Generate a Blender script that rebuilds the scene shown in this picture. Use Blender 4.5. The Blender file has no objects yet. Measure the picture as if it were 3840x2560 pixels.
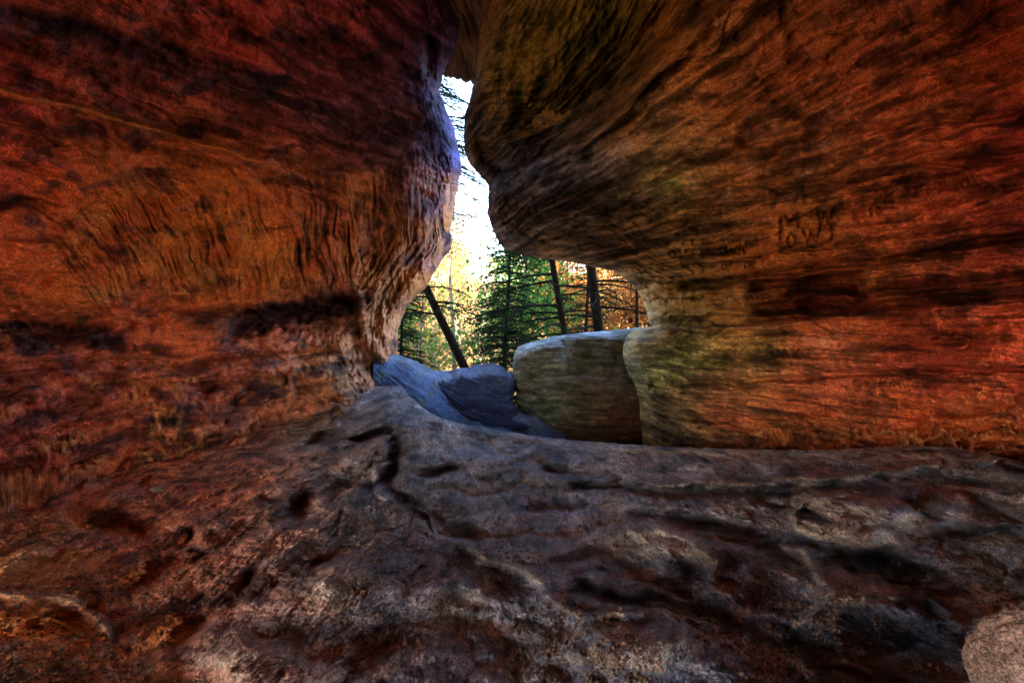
import bpy, math, random
import numpy as np
random.seed(7); RNG = np.random.default_rng(11)
R = math.radians
sc = bpy.context.scene
COL = sc.collection
# ------------------------------------------------------------------ camera
F = 3840 * 20 / 36.0                      # focal length in photo pixels
CAM = np.array([0.0, 0.0, 1.5]); PITCH = math.atan(100 / F)
cam = bpy.data.objects.new('camera', bpy.data.cameras.new('camera')); COL.objects.link(cam)
cam.data.lens = 20; cam.data.sensor_width = 36; cam.data.clip_start = 0.05; cam.data.clip_end = 3000
cam.location = CAM; cam.rotation_euler = (R(90) - PITCH, 0, 0); sc.camera = cam
# ------------------------------------------------------------------ sky, sun, exposure
SUN_EL, SUN_AZ = R(38), R(205)            # azimuth clockwise from +Y: behind the camera, a little to the left
w = bpy.data.worlds.new('World'); sc.world = w; w.use_nodes = True
nt = w.node_tree; nt.nodes.clear()
sky = nt.nodes.new('ShaderNodeTexSky'); sky.sky_type = 'NISHITA'; sky.sun_disc = False
sky.sun_elevation = SUN_EL; sky.sun_rotation = SUN_AZ
bg = nt.nodes.new('ShaderNodeBackground'); bg.inputs[1].default_value = 0.15
wo = nt.nodes.new('ShaderNodeOutputWorld')
nt.links.new(sky.outputs[0], bg.inputs[0]); nt.links.new(bg.outputs[0], wo.inputs[0])
sl = bpy.data.lights.new('sun', 'SUN'); sl.energy = 3.0; sl.angle = R(0.5); sl.color = (1.0, 0.87, 0.68)
so = bpy.data.objects.new('sun', sl); COL.objects.link(so)
so.rotation_euler = (math.pi / 2 - SUN_EL, 0, math.pi - SUN_AZ)
so.location = (0, -20, 30)
sc.view_settings.view_transform = 'Standard'; sc.view_settings.look = 'None'
sc.view_settings.gamma = 1; sc.view_settings.use_curve_mapping = False
sc.view_settings.exposure = 3.95
sc.render.engine = 'CYCLES'
cy = sc.cycles
cy.use_denoising = True; cy.max_bounces = 8; cy.diffuse_bounces = 6; cy.glossy_bounces = 3
cy.transparent_max_bounces = 8; cy.sample_clamp_indirect = 1.5
cy.use_light_tree = True; cy.use_guiding = True; cy.guiding_training_samples = 48; cy.use_surface_guiding = True; cy.use_adaptive_sampling = False

# ------------------------------------------------------------------ helpers
def at(px, py, D):
    """photo pixel + distance along the view axis -> world point(s)"""
    px, py, D = np.broadcast_arrays(np.asarray(px, float), np.asarray(py, float), np.asarray(D, float))
    x = (px - 1920) / F; u = (1280 - py) / F
    c, s = math.cos(PITCH), math.sin(PITCH)
    return np.stack([D * x, D * (c + u * s), CAM[2] + D * (u * c - s)], -1)

_perm = np.random.default_rng(3).permutation(256).astype(np.int32); _perm = np.concatenate([_perm, _perm, _perm])
_g = np.array([[1,1,0],[-1,1,0],[1,-1,0],[-1,-1,0],[1,0,1],[-1,0,1],[1,0,-1],[-1,0,-1],[0,1,1],[0,-1,1],[0,1,-1],[0,-1,-1],[1,1,0],[-1,1,0],[0,-1,1],[0,-1,-1]], np.float32)
def noise(x, y, z=0.0):
    x, y, z = np.broadcast_arrays(np.asarray(x, np.float32), np.asarray(y, np.float32), np.asarray(z, np.float32))
    xi = np.floor(x).astype(np.int32); yi = np.floor(y).astype(np.int32); zi = np.floor(z).astype(np.int32)
    fx, fy, fz = x - xi, y - yi, z - zi
    xi &= 255; yi &= 255; zi &= 255
    u, v, t = (f * f * f * (f * (f * 6 - 15) + 10) for f in (fx, fy, fz))
    def gd(a, b, c):
        h = _perm[_perm[_perm[xi + a] + yi + b] + zi + c] & 15
        g = _g[h]
        return g[..., 0] * (fx - a) + g[..., 1] * (fy - b) + g[..., 2] * (fz - c)
    def L(a, b, k): return a + (b - a) * k
    return L(L(L(gd(0,0,0), gd(1,0,0), u), L(gd(0,1,0), gd(1,1,0), u), v),
             L(L(gd(0,0,1), gd(1,0,1), u), L(gd(0,1,1), gd(1,1,1), u), v), t)
def fbm(x, y, z=0.0, o=4, g=0.5):
    s = 0; a = 1.0
    for i in range(o):
        s = s + a * noise(x * 2**i + 17.3 * i, y * 2**i + 5.1 * i, z * 2**i + 9.7 * i); a *= g
    return s
def ridged(x, y, z=0.0, o=3, g=0.5):
    s = 0; a = 1.0
    for i in range(o):
        s = s + a * (1 - 2.2 * np.abs(noise(x * 2**i + 7.3 * i, y * 2**i + 3.1 * i, z * 2**i + 4.7 * i))); a *= g
    return s
def ribs(a, b, z=0.0, o=4):
    s = 0; w_ = 1.0
    for i in range(o):
        s = s + w_ * (1 - 2.4 * np.abs(noise(a * 1.9**i + 7.3 * i, b * 1.25**i, z + i * 3.7))); w_ *= .62
    return s
def terr(t, a=.7):
    f = np.floor(t); return f + sst(a, 1, t - f)
def sst(a, b, x):
    t = np.clip((x - a) / (b - a), 0, 1); return t * t * (3 - 2 * t)
def tps(ctrl):
    """thin plate spline through (px, py, value)"""
    c = np.array(ctrl, float); X = c[:, :2] / 1000.0; v = c[:, 2]; n = len(c)
    def k(r2): return 0.5 * r2 * np.log(r2 + 1e-12)
    A = np.zeros((n + 3, n + 3))
    A[:n, :n] = k(((X[:, None] - X[None]) ** 2).sum(-1)) + np.eye(n) * 1e-4
    A[:n, n] = 1; A[:n, n+1:] = X; A[n, :n] = 1; A[n+1:, :n] = X.T
    s = np.linalg.solve(A, np.concatenate([v, [0, 0, 0]]))
    def f(px, py):
        x = np.asarray(px, float) / 1000; y = np.asarray(py, float) / 1000
        o = s[n] + s[n+1] * x + s[n+2] * y
        for i in range(n): o = o + s[i] * k((x - X[i, 0])**2 + (y - X[i, 1])**2)
        return o
    return f
def idw(ctrl, p=3.0, soft=120.0):
    """soft blend of region values (px, py, r, g, b)"""
    c = np.array(ctrl, float)
    def f(px, py):
        W = 0; S = 0
        for r in c:
            wgt = 1.0 / (((px - r[0])**2 + (py - r[1])**2 + soft**2) ** (p / 2))
            W = W + wgt; S = S + wgt[..., None] * r[2:]
        return S / W[..., None]
    return f
def dist(U, V, poly):
    d = np.full(U.shape, 1e18)
    for (x0, y0), (x1, y1) in zip(poly[:-1], poly[1:]):
        dx, dy = x1 - x0, y1 - y0
        t = np.clip(((U - x0) * dx + (V - y0) * dy) / (dx * dx + dy * dy + 1e-9), 0, 1)
        d = np.minimum(d, (U - x0 - t * dx)**2 + (V - y0 - t * dy)**2)
    return np.sqrt(d)
def smooth_poly(p, n=6):
    p = [np.array(q, float) for q in p]; p = [2*p[0]-p[1]] + p + [2*p[-1]-p[-2]]
    o = []
    for i in range(1, len(p) - 2):
        for k in range(n):
            t = k / n
            o.append(tuple(0.5 * ((2*p[i]) + (-p[i-1]+p[i+1])*t + (2*p[i-1]-5*p[i]+4*p[i+1]-p[i+2])*t*t + (-p[i-1]+3*p[i]-3*p[i+1]+p[i+2])*t**3)))
    return o + [tuple(p[-2])]
def line(U, V, poly, wd, smooth=True):
    """1 on the line, falling off over wd photo pixels"""
    if smooth and len(poly) > 2: poly = smooth_poly(poly, 4)
    a = np.array(poly); out = np.zeros(U.shape)
    m = (U > a[:,0].min() - 4*wd) & (U < a[:,0].max() + 4*wd) & (V > a[:,1].min() - 4*wd) & (V < a[:,1].max() + 4*wd)
    if m.any(): out[m] = np.exp(-(dist(U[m], V[m], poly) / wd)**2)
    return out
def blob(U, V, cx, cy, rx, ry, ang=0.0, p=1.0):
    c, s = math.cos(R(ang)), math.sin(R(ang))
    x = (U - cx) * c + (V - cy) * s; y = -(U - cx) * s + (V - cy) * c
    return np.exp(-((x / rx)**2 + (y / ry)**2) ** p)

def build(name, P, C=None, mat=None, flip=False, parent=None):
    """regular grid of points -> one mesh object"""
    h, wd = P.shape[:2]
    me = bpy.data.meshes.new(name)
    me.vertices.add(h * wd); me.vertices.foreach_set('co', P.reshape(-1).astype(np.float32))
    i = np.arange(h * wd).reshape(h, wd)
    q = np.stack([i[:-1, :-1], i[1:, :-1], i[1:, 1:], i[:-1, 1:]], -1).reshape(-1, 4)
    if flip: q = q[:, ::-1]
    quads(me, q)
    if C is not None: setcol(me, C.reshape(-1, 3))
    return link(name, me, mat, parent)
def quads(me, q):
    n, k = q.shape
    me.loops.add(n * k); me.loops.foreach_set('vertex_index', q.reshape(-1).astype(np.int32))
    me.polygons.add(n); me.polygons.foreach_set('loop_start', (np.arange(n) * k).astype(np.int32))
    me.polygons.foreach_set('use_smooth', np.ones(n, bool))
    me.update(calc_edges=True)
def setcol(me, c):
    a = me.color_attributes.new('Col', 'FLOAT_COLOR', 'POINT')
    c = c * np.minimum(1, .88 / np.maximum(c.max(-1, keepdims=True), 1e-6))
    c4 = np.ones((len(c), 4), np.float32); c4[:, :3] = np.clip(c, 0, 1); a.data.foreach_set('color', c4.reshape(-1))
def link(name, me, mat=None, parent=None):
    o = bpy.data.objects.new(name, me); COL.objects.link(o)
    if mat: me.materials.append(mat)
    if parent: o.parent = parent
    return o
def tag(o, label=None, cat=None, group=None, kind=None):
    for k, v in (('label', label), ('category', cat), ('group', group), ('kind', kind)):
        if v: o[k] = v
    return o
def normals(P):
    du = np.gradient(P, axis=1); dv = np.gradient(P, axis=0)
    n = np.cross(dv, du); n /= np.linalg.norm(n, axis=-1, keepdims=True) + 1e-9
    s = np.sign(((CAM - P) * n).sum(-1, keepdims=True)); s[s == 0] = 1
    return n * s

def push(P, n, h, lo=.4):
    """raise relief h (metres, measured square to the surface) towards the open space of the cave"""
    v = CAM - P; v /= np.linalg.norm(v, axis=-1, keepdims=True)
    return P + v * (h / np.clip((n * v).sum(-1), lo, 1))[..., None]
# ------------------------------------------------------------------ materials
def rock_mat(name, grain=1.0, bump=1.0, spec=0.25, rough=0.85, sy=1.0):
    m = bpy.data.materials.new(name); m.use_nodes = True; t = m.node_tree; N = t.nodes; N.clear()
    out = N.new('ShaderNodeOutputMaterial'); b = N.new('ShaderNodeBsdfPrincipled')
    at_ = N.new('ShaderNodeAttribute'); at_.attribute_name = 'Col'
    tc = N.new('ShaderNodeTexCoord')
    def nz(scale, det, rg=0.6):
        n = N.new('ShaderNodeTexNoise'); n.inputs['Scale'].default_value = scale
        n.inputs['Detail'].default_value = det; n.inputs['Roughness'].default_value = rg
        mp = N.new('ShaderNodeMapping'); mp.inputs['Scale'].default_value = (1, sy, 1)
        t.links.new(tc.outputs['Object'], mp.inputs[0]); t.links.new(mp.outputs[0], n.inputs['Vector']); return n
    g1 = nz(95, 4, 0.85); g2 = nz(14, 5, .7)
    ramp = N.new('ShaderNodeMapRange'); ramp.inputs[1].default_value = 0.38; ramp.inputs[2].default_value = 0.62
    ramp.inputs[3].default_value = 1 - 0.75 * grain; ramp.inputs[4].default_value = 1 + 0.8 * grain
    t.links.new(g1.outputs[0], ramp.inputs[0])
    r2 = N.new('ShaderNodeMapRange'); r2.inputs[1].default_value = 0.3; r2.inputs[2].default_value = 0.7
    r2.inputs[3].default_value = 0.62; r2.inputs[4].default_value = 1.38
    t.links.new(g2.outputs[0], r2.inputs[0])
    mu = N.new('ShaderNodeMath'); mu.operation = 'MULTIPLY'
    t.links.new(ramp.outputs[0], mu.inputs[0]); t.links.new(r2.outputs[0], mu.inputs[1])
    vm = N.new('ShaderNodeVectorMath'); vm.operation = 'SCALE'
    t.links.new(at_.outputs['Color'], vm.inputs[0]); t.links.new(mu.outputs[0], vm.inputs['Scale'])
    t.links.new(vm.outputs[0], b.inputs['Base Color'])
    b.inputs['Roughness'].default_value = rough; b.inputs['Specular IOR Level'].default_value = spec
    b1 = N.new('ShaderNodeBump'); b1.inputs['Strength'].default_value = 0.9 * bump; b1.inputs['Distance'].default_value = 0.02
    b2 = N.new('ShaderNodeBump'); b2.inputs['Strength'].default_value = 1.0 * bump; b2.inputs['Distance'].default_value = 0.09
    t.links.new(g1.outputs[0], b1.inputs['Height']); t.links.new(g2.outputs[0], b2.inputs['Height'])
    t.links.new(b2.outputs[0], b1.inputs['Normal']); t.links.new(b1.outputs[0], b.inputs['Normal'])
    t.links.new(b.outputs[0], out.inputs[0])
    return m
M_wall = rock_mat('sandstone_wall'); M_floor = rock_mat('sandstone_floor', grain=1.0, bump=1.5, spec=0.35, rough=0.7, sy=.4)

# ------------------------------------------------------------------ stroke letters (carvings)
FONT = {'A':[[(0,1),(.5,0),(1,1)],[(.2,.62),(.8,.62)]],'B':[[(0,0),(0,1),(.8,.95),(.9,.7),(.7,.5),(0,.48)],[(0,0),(.7,.03),(.8,.25),(.6,.47)]],
 'C':[[(1,.15),(.6,0),(.15,.15),(0,.5),(.15,.85),(.6,1),(1,.85)]],'D':[[(0,0),(0,1),(.6,.95),(1,.5),(.6,.05),(0,0)]],
 'E':[[(1,0),(0,0),(0,1),(1,1)],[(0,.5),(.8,.5)]],'F':[[(1,0),(0,0),(0,1)],[(0,.5),(.8,.5)]],'G':[[(1,.15),(.6,0),(.15,.15),(0,.5),(.15,.85),(.6,1),(1,.85),(1,.55),(.6,.55)]],
 'H':[[(0,0),(0,1)],[(1,0),(1,1)],[(0,.5),(1,.5)]],'I':[[(.5,0),(.5,1)]],'K':[[(0,0),(0,1)],[(1,0),(0,.55),(1,1)]],'L':[[(0,0),(0,1),(1,1)]],
 'M':[[(0,1),(.08,0),(.5,.7),(.92,0),(1,1)]],'N':[[(0,1),(0,0),(1,1),(1,0)]],'O':[[(.5,0),(.1,.2),(0,.5),(.15,.85),(.5,1),(.85,.85),(1,.5),(.9,.2),(.5,0)]],
 'P':[[(0,1),(0,0),(.8,.05),(.9,.3),(.7,.5),(0,.52)]],'R':[[(0,1),(0,0),(.8,.05),(.9,.3),(.7,.5),(0,.52)],[(.4,.52),(1,1)]],
 'S':[[(.95,.1),(.5,0),(.1,.2),(.4,.48),(.9,.7),(.6,1),(0,.9)]],'T':[[(0,0),(1,0)],[(.5,0),(.5,1)]],'U':[[(0,0),(.05,.8),(.5,1),(.95,.8),(1,0)]],
 'V':[[(0,0),(.5,1),(1,0)]],'W':[[(0,0),(.25,1),(.5,.25),(.75,1),(1,0)]],'X':[[(0,0),(1,1)],[(1,0),(0,1)]],'Y':[[(0,0),(.5,.5),(1,0)],[(.5,.5),(.5,1)]],
 '.':[[(.3,.92),(.5,.97)]],'1':[[(.3,.15),(.5,0),(.5,1)]],'0':[[(.5,0),(0,.5),(.5,1),(1,.5),(.5,0)]],'8':[[(.5,0),(.1,.25),(.9,.72),(.5,1),(.1,.72),(.9,.25),(.5,0)]],'5':[[(1,0),(.1,0),(.1,.45),(.9,.55),(.8,.95),(0,1)]],' ':[]}
def carve(U, V, text, x, y, cw, ch, slope=0.0, wd=5.0, gap=1.35):
    """depth mask of a carved word: top left corner (x, y), letter cw x ch photo pixels"""
    o = np.zeros(U.shape)
    for k, c in enumerate(text):
        x0 = x + k * cw * gap; y0 = y + slope * k * cw * gap
        for st in FONT[c]:
            o = np.maximum(o, line(U, V, [(x0 + a * cw, y0 + b * ch + slope * a * cw) for a, b in st], wd, False))
    return o

# ================================================================== LEFT WALL
lipL = smooth_poly([(1860,-900),(1830,-400),(1795,-100),(1775,30),(1745,120),(1705,190),(1668,262),(1652,335),(1668,400),(1692,450),(1712,520),(1726,585),(1732,625),(1722,680),(1708,760),(1696,830),(1688,862),(1697,905),(1688,935),(1650,990),(1612,1055),(1590,1082),(1555,1115),(1528,1150),(1508,1190),(1497,1235),(1491,1290),(1490,1340),(1515,1400),(1505,1430),(1450,1470),(1400,1510),(1380,1560),(1360,1640),(1350,1800),(1350,2100)], 5)
def fn(poly):
    a = np.array(poly); o = np.argsort(a[:, 1], kind='stable'); return lambda v: np.interp(v, a[o, 1], a[o, 0])
def jitter_lip(v, seed, amp=5.0):
    return amp * fbm(v / 60.0, seed, 0, 3) + amp * 0.5 * noise(v / 14.0, seed + 3.3)
def rows(a, b, step, a2, b2, s2):
    return np.concatenate([np.arange(a2, a, s2), np.arange(a, b, step), np.arange(b, b2 + 1, s2)])
STEP = 3.3
def wrap(P, dirs, prof):
    """continue the sheet round its lip: prof = list of (inward, outward) metres; dirs = image-plane inward unit vectors (x, z)"""
    cols = []
    for a, b in prof:
        q = P[:, 0].copy(); q[:, 0] += dirs[:, 0] * a; q[:, 2] += dirs[:, 1] * a; q[:, 1] += b; cols.append(q)
    return np.stack(cols, 1)
def lip_dirs(v, L, side):
    dl = np.gradient(L, v); n = np.stack([np.ones_like(dl) * side, dl * side], -1)   # image normal (x right, z up)
    k = np.ones(9) / 9
    n = np.stack([np.convolve(np.pad(n[:, i], 4, 'edge'), k, 'valid') for i in (0, 1)], -1)
    return n / np.linalg.norm(n, axis=1, keepdims=True)

PROF = [(0.02,.06),(.06,.13),(.13,.20),(.24,.27),(.4,.33),(.65,.4),(1.0,.5),(1.6,.65),(2.6,.8),(4.5,.9),(9,1.0),(22,1.5)]
def left_wall():
    v = rows(0, 1760, STEP, -900, 2050, 30)
    L = fn(lipL)(v) + jitter_lip(v, 1.7, 6)
    s = np.concatenate([np.linspace(0, .06, 40)[:-1], np.linspace(.06, 1, 540)])
    X0 = -60.0
    U = L[:, None] + (X0 - L[:, None]) * s[None, :]
    ex = np.arange(1, 26)[None, :] * 36.0
    U = np.concatenate([U, X0 - ex + 0 * L[:, None]], 1); V = np.broadcast_to(v[:, None], U.shape)
    f = tps([(a, b, 1/c) for a, b, c in [
        (-900,-900,1.5),(0,-900,2.1),(700,-900,3.2),(1300,-900,5.0),(1800,-900,8.0),
        (-900,0,2.3),(0,0,3.0),(600,0,4.1),(1200,0,5.9),(1500,0,7.2),(1740,60,8.6),
        (-900,600,2.9),(0,600,3.7),(600,600,4.9),(1200,600,6.6),(1500,600,7.8),(1700,600,9.4),
        (-900,1050,3.0),(0,1050,3.9),(600,1050,5.0),(1200,1050,6.6),(1400,1000,7.7),(1600,1050,9.8),
        (0,1240,4.3),(600,1240,5.5),(1200,1240,7.4),(1350,1200,8.4),(1480,1200,9.9),(1480,1330,9.8),
        (-900,1500,3.1),(0,1500,4.2),(600,1500,5.35),(1200,1500,7.3),(1400,1470,9.2),
        (0,1750,4.3),(500,1720,5.3),(1000,1640,6.6),(1300,1560,7.6),(1350,1700,7.4),
        (-900,2050,2.7),(0,2050,3.9),(600,2050,4.7),(1300,2050,6.2)]])
    D = 1 / np.clip(f(U, V), 0.06, 2)
    # rounded lip
    d = (L[:, None] - U) / F * 9.3
    rr = np.clip(d / np.where(V < 1000, .7, .5), 0, 1); D = D + np.where(V < 1345, 0.45 + .15 * sst(1000, 600, V), 0.2) * (1 - np.sqrt(np.clip(1 - (1 - rr)**2, 0, 1)))
    P = at(U, V, D)
    n = normals(P)
    x, y, z = P[..., 0], P[..., 1], P[..., 2]
    wu = U + 30 * fbm(U / 200, V / 200, 1.0, 3); wv = V + 30 * fbm(U / 200, V / 200, 7.0, 3)
    edge = sst(0, 0.3, d) * 0.8 + 0.2
    # strata dipping with the photo's lines
    sv = z + 0.04 * (y - 6) * sst(900, 500, V)
    h = 0.10 * fbm(x * .7, y * .7, z * .9, 2)
    h += 0.035 * fbm(x * .5 + 4, y * .5, sv * 5, 4) * (1 - .5 * sst(650, 800, V) * sst(1200, 1050, V))
    # fluting: ribs that run down the mid wall, splaying from the upper left
    fl = sst(560, 820, wv) * sst(1180, 1060, wv) * sst(150, 420, wu)
    wq = U + 26 * fbm(U / 90, V / 170, 1.0, 3) + 5 * noise(U / 22, V / 50, 2.)
    ang = (wq - (V - 900) * np.interp(wq, [200,600,900,1300],[.75,.6,.28,.05])) / 22.0
    rb = ribs(ang * .6, V / 260.0, 2.0, 4); rb = rb * (.45 + .9 * sst(-.3, .4, noise(U / 150, V / 150, 77.)))
    h += fl * (0.030 * rb)
    fl2 = sst(1300, 1420, wu) * sst(700, 1000, wv)           # fluting that runs down beside the lip
    pr = (wu - np.interp(V, [500,900,1100,1300,1500],[1620,1560,1420,1400,1400])) / 22.0
    rb2 = ribs((U + 12 * fbm(U / 90, V / 120, 3., 2) - np.interp(V, [500,900,1100,1300,1500],[1620,1560,1420,1400,1400])) / 34., V / 300., 5.0, 4)
    h += fl2 * edge * 0.026 * rb2
    thl = np.arctan2(V - 1200 + 30 * fbm(U / 300, V / 300, 51., 3), 3150 - U)
    RL = ribs(thl * 26, U / 520., 33., 5); cal = 1 - .75 * np.clip(fl + fl2, 0, 1)
    h += .030 * cal * RL
    vb = np.interp(U, [0,500,1200,1450], [1800,1720,1545,1440]); h += .20 * np.exp(-np.abs(vb - V + 20 * fbm(U / 60, V / 60, 71., 3)) / 75) * (.6 + .8 * np.abs(noise(U / 90, V / 60, 73.))) * sst(1460, 1300, U)
    # ledges and slots
    ws = wv + 14 * fbm(U / 45, V / 45, 9., 3)
    h -= 0.36 * sst(-8, 34, ws - np.interp(U, [300,830,1330,1500],[1215,1180,1098,1090])) * sst(-6, 60, np.interp(U, [300,830,1330],[1300,1290,1175]) - ws) * sst(800, 880, wu) * sst(1345, 1290, wu)
    h -= 0.26 * sst(-8, 34, ws - 1212) * sst(0, 110, 1340 - ws) * sst(520, 430, wu)
    h -= 0.10 * sst(0, 60, wv - np.interp(U, [0,520,800,1330],[1180,1180,1130,1080])) * sst(1400, 1350, wv) * sst(1400, 1320, wu)
    h += 0.05 * line(wu, wv, [(480,1360),(900,1325),(1300,1290)], 22) + 0.04 * line(wu, wv, [(0,1420),(400,1395),(560,1370)], 14)
    h -= 0.07 * line(wu, wv, [(640,1365),(900,1350),(1250,1300)], 16) 
    h += 0.10 * line(U, wv * .4 + V * .6, [(0,340),(300,410),(650,510),(960,600),(1010,600)], 12) + 0.08 * line(wu, wv, [(1030,590),(1200,645)], 13)
    h -= 0.10 * line(wu, wv, [(60,60),(400,150),(800,290),(1150,410),(1300,470)], 55)
    h += 0.05 * sst(0, 30, np.interp(wu, [0,400,800,1250,1500],[40,120,250,420,560]) - wv)
    h += 0.03 * line(wu, wv, [(440,610),(560,770),(640,860)], 9) + 0.03 * line(wu, wv, [(560,640),(690,790)], 9) + .03 * line(wu, wv, [(700,660),(830,880)], 9)
    # vertical crease high by the slit, bulge of dark rock
    h -= 0.10 * line(wu, wv, [(1580,0),(1600,120),(1625,300)], 22) + .06 * line(wu, wv, [(1490,0),(1500,200),(1560,330)], 26)
    # pillar folds near (1330..1490, 1100..1350)
    h += 0.08 * line(wu, wv, [(1335,1100),(1350,1190),(1390,1270),(1450,1350),(1490,1400)], 18)
    h += 0.05 * line(wu, wv, [(1430,1150),(1450,1250),(1480,1330)], 14)
    h -= 0.16 * blob(wu, wv, 1420, 1390, 70, 45, 35)
    # honeycomb veins low on the wall
    lo = sst(1360, 1440, wv)
    vein = sst(.9, 2.0, ribs(wu / 130, wv / 85, 3.0, 5))
    gate = sst(-.05, .25, noise(U / 260, V / 200, 21.0))
    h += lo * 0.045 * vein * (.3 + gate)
    h -= lo * .05 * sst(.1, .45, noise(wu / 130, wv / 70, 31.0))
    h += 0.07 * line(wu, wv, [(1090,1400),(1070,1440),(1085,1500),(1070,1540)], 12) + .06 * line(wu, wv, [(660,1440),(690,1480),(660,1520),(720,1510)], 11)
    h += 0.08 * line(wu, wv, [(520,1600),(515,1680),(490,1760)], 12) + .06 * line(wu, wv, [(90,1650),(170,1710),(160,1770)], 12)+ .05 * line(wu, wv, [(790,1560),(860,1570),(940,1560)], 12)
    h += 0.09 * blob(wu, wv, 1290, 1430, 70, 70)
    ck = np.exp(-(noise(x * .5, y * .5, sv * 3.5 + .25 * noise(x * 4, y * 4, z * 4)) / .022)**2) * sst(-.1, .2, noise(x * 1.2, y * 1.2, z * 2 + 9))
    h += 0.018 * ribs(x * 5 + z, y * 5 + z * 2, z * 5, 4) * (1 - .6 * fl) + .006 * fbm(x * 26, y * 26, z * 36, 2, .8) - .02 * ck
    h += .016 * terr(2.2 * fbm(x * .8, y * .8, sv * 3., 3)) * (1 - fl)
    P = push(P, n, 1.9 * h * edge)
    # colour of the stone, with blue sky glow painted along the slit's lip
    base = idw([(0,0,.16,.035,.03),(400,0,.34,.09,.05),(900,150,.40,.09,.075),(1350,100,.30,.07,.07),(500,300,.20,.055,.06),(1000,350,.16,.05,.06),(0,350,.27,.05,.06),
        (0,700,.30,.075,.05),(230,1080,.75,.30,.06),(300,850,.44,.13,.06),(750,850,.85,.40,.10),(1000,960,.80,.34,.09),(600,1010,.62,.22,.06),(480,720,.5,.2,.06),(900,1020,.6,.22,.07),(1250,850,.40,.16,.09),(150,1050,.46,.13,.05),(500,1050,.36,.08,.05),
        (1450,300,.10,.045,.09),(1500,150,.16,.05,.08),(1560,420,.07,.05,.10),(1705,560,.04,.13,.60),(1650,330,.04,.12,.60),(1600,200,.08,.05,.22),(1500,600,.08,.06,.10),(1400,700,.16,.075,.075),(1680,800,.10,.10,.22),(1500,950,.30,.19,.11),(1450,1200,.40,.28,.15),(1100,1180,.30,.09,.06),
        (650,1250,.46,.14,.06),(200,1250,.22,.05,.05),(300,1420,.24,.06,.05),(800,1420,.30,.08,.05),(1150,1500,.36,.14,.07),(1280,1450,.50,.36,.19),(1450,1420,.2,.08,.05),
        (0,1600,.26,.06,.06),(400,1650,.42,.13,.06),(800,1650,.34,.12,.07),(1200,1600,.35,.2,.12),(0,1900,.4,.15,.06)], 3, 110)(U, V)
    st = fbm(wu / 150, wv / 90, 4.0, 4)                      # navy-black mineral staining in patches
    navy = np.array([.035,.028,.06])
    slot = sst(-4, 24, ws - np.interp(U, [300,830,1330,1500],[1215,1180,1098,1090])) * sst(0, 30, np.interp(U, [300,830,1330],[1300,1290,1185]) - ws) * sst(815, 850, wu) * sst(1345, 1315, wu) + .7 * sst(0, 20, ws - 1212) * sst(0, 110, 1350 - ws) * sst(515, 440, wu)  # shade of the recesses, painted dark along with the staining
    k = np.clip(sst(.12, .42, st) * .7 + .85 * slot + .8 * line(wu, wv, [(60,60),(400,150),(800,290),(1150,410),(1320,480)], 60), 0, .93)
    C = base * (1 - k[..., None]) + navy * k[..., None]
    oc = np.array([.80,.46,.14])                             # ochre on the ribs and veins, bright highlights painted in with it
    k = np.clip(.7 * fl * sst(.2, 1.2, rb) * sst(-.1, .35, noise(U / 180, V / 180, 40.) + .12) + lo * .55 * vein * gate + .6 * line(U, wv * .4 + V * .6, [(0,340),(300,410),(650,510),(960,600)], 12), 0, .85)
    C = C * (1 - k[..., None]) + oc * k[..., None]
    C *= np.exp(.9 * fbm(x * 3, y * 3, z * 7, 4, .65) + .3 * fbm(x * .5, y * .5, sv * 9, 4, .65) + .35 * fbm(x * 18, y * 18, z * 24, 3, .7) + .95 * fl * (rb - .8) + .6 * fl2 * (rb2 - .9) + .65 * cal * (RL - 1.) - .9 * ck)[..., None]
    k = np.clip(.55 * cal * sst(1.5, 2.3, RL) * sst(-.2, .3, noise(U / 170, V / 120, 91.)), 0, .6)[..., None]; C = C * (1 - k) + np.array([.48,.24,.08]) * k
    pk = np.clip(sst(.9, 1.7, ribs(ang * .9, V / 200., 12., 4)) * fl + .8 * fl2 * sst(1., 1.8, rb2), 0, 1)
    C = C * (1 - .28 * fl * (1 - pk))[..., None]; k = (.62 * pk * sst(-.35, .2, noise(U / 130, V / 130, 96.)))[..., None]; C = C * (1 - k) + np.array([.62,.42,.17]) * k  # golden highlights painted on rib crests, darker between them
    C = C * np.array([1.4, 1.0, .95])
    # wrap the lip and carry the wall up and back
    prof = PROF[::-1]; W = wrap(P, lip_dirs(v, L, -1) * np.array([1, 1]), PROF)
    P = np.concatenate([W[:, ::-1], P], 1); C = np.concatenate([np.repeat(C[:, :1], len(PROF), 1), C], 1)
    e = P[:, -1]
    P = np.concatenate([P] + [(e + np.array(o))[:, None] for o in BACK_L], 1); C = np.concatenate([C, np.repeat(C[:, -1:], len(BACK_L), 1)], 1)
    t = P[0]
    P = np.concatenate([(t + np.array([-.5, -.2, 6]))[None], (t + np.array([-.1, 0, 2]))[None], P], 0); C = np.concatenate([C[:1], C[:1], C], 0)
    return P, C
BACK_L = [(-.3,-.6,0),(-.6,-1.4,0),(-.9,-2.6,0)]
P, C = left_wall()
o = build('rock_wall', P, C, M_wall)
tag(o, 'dark red sandstone cave wall with ochre ribs and a long black slot, left of the opening', 'rock wall')

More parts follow.
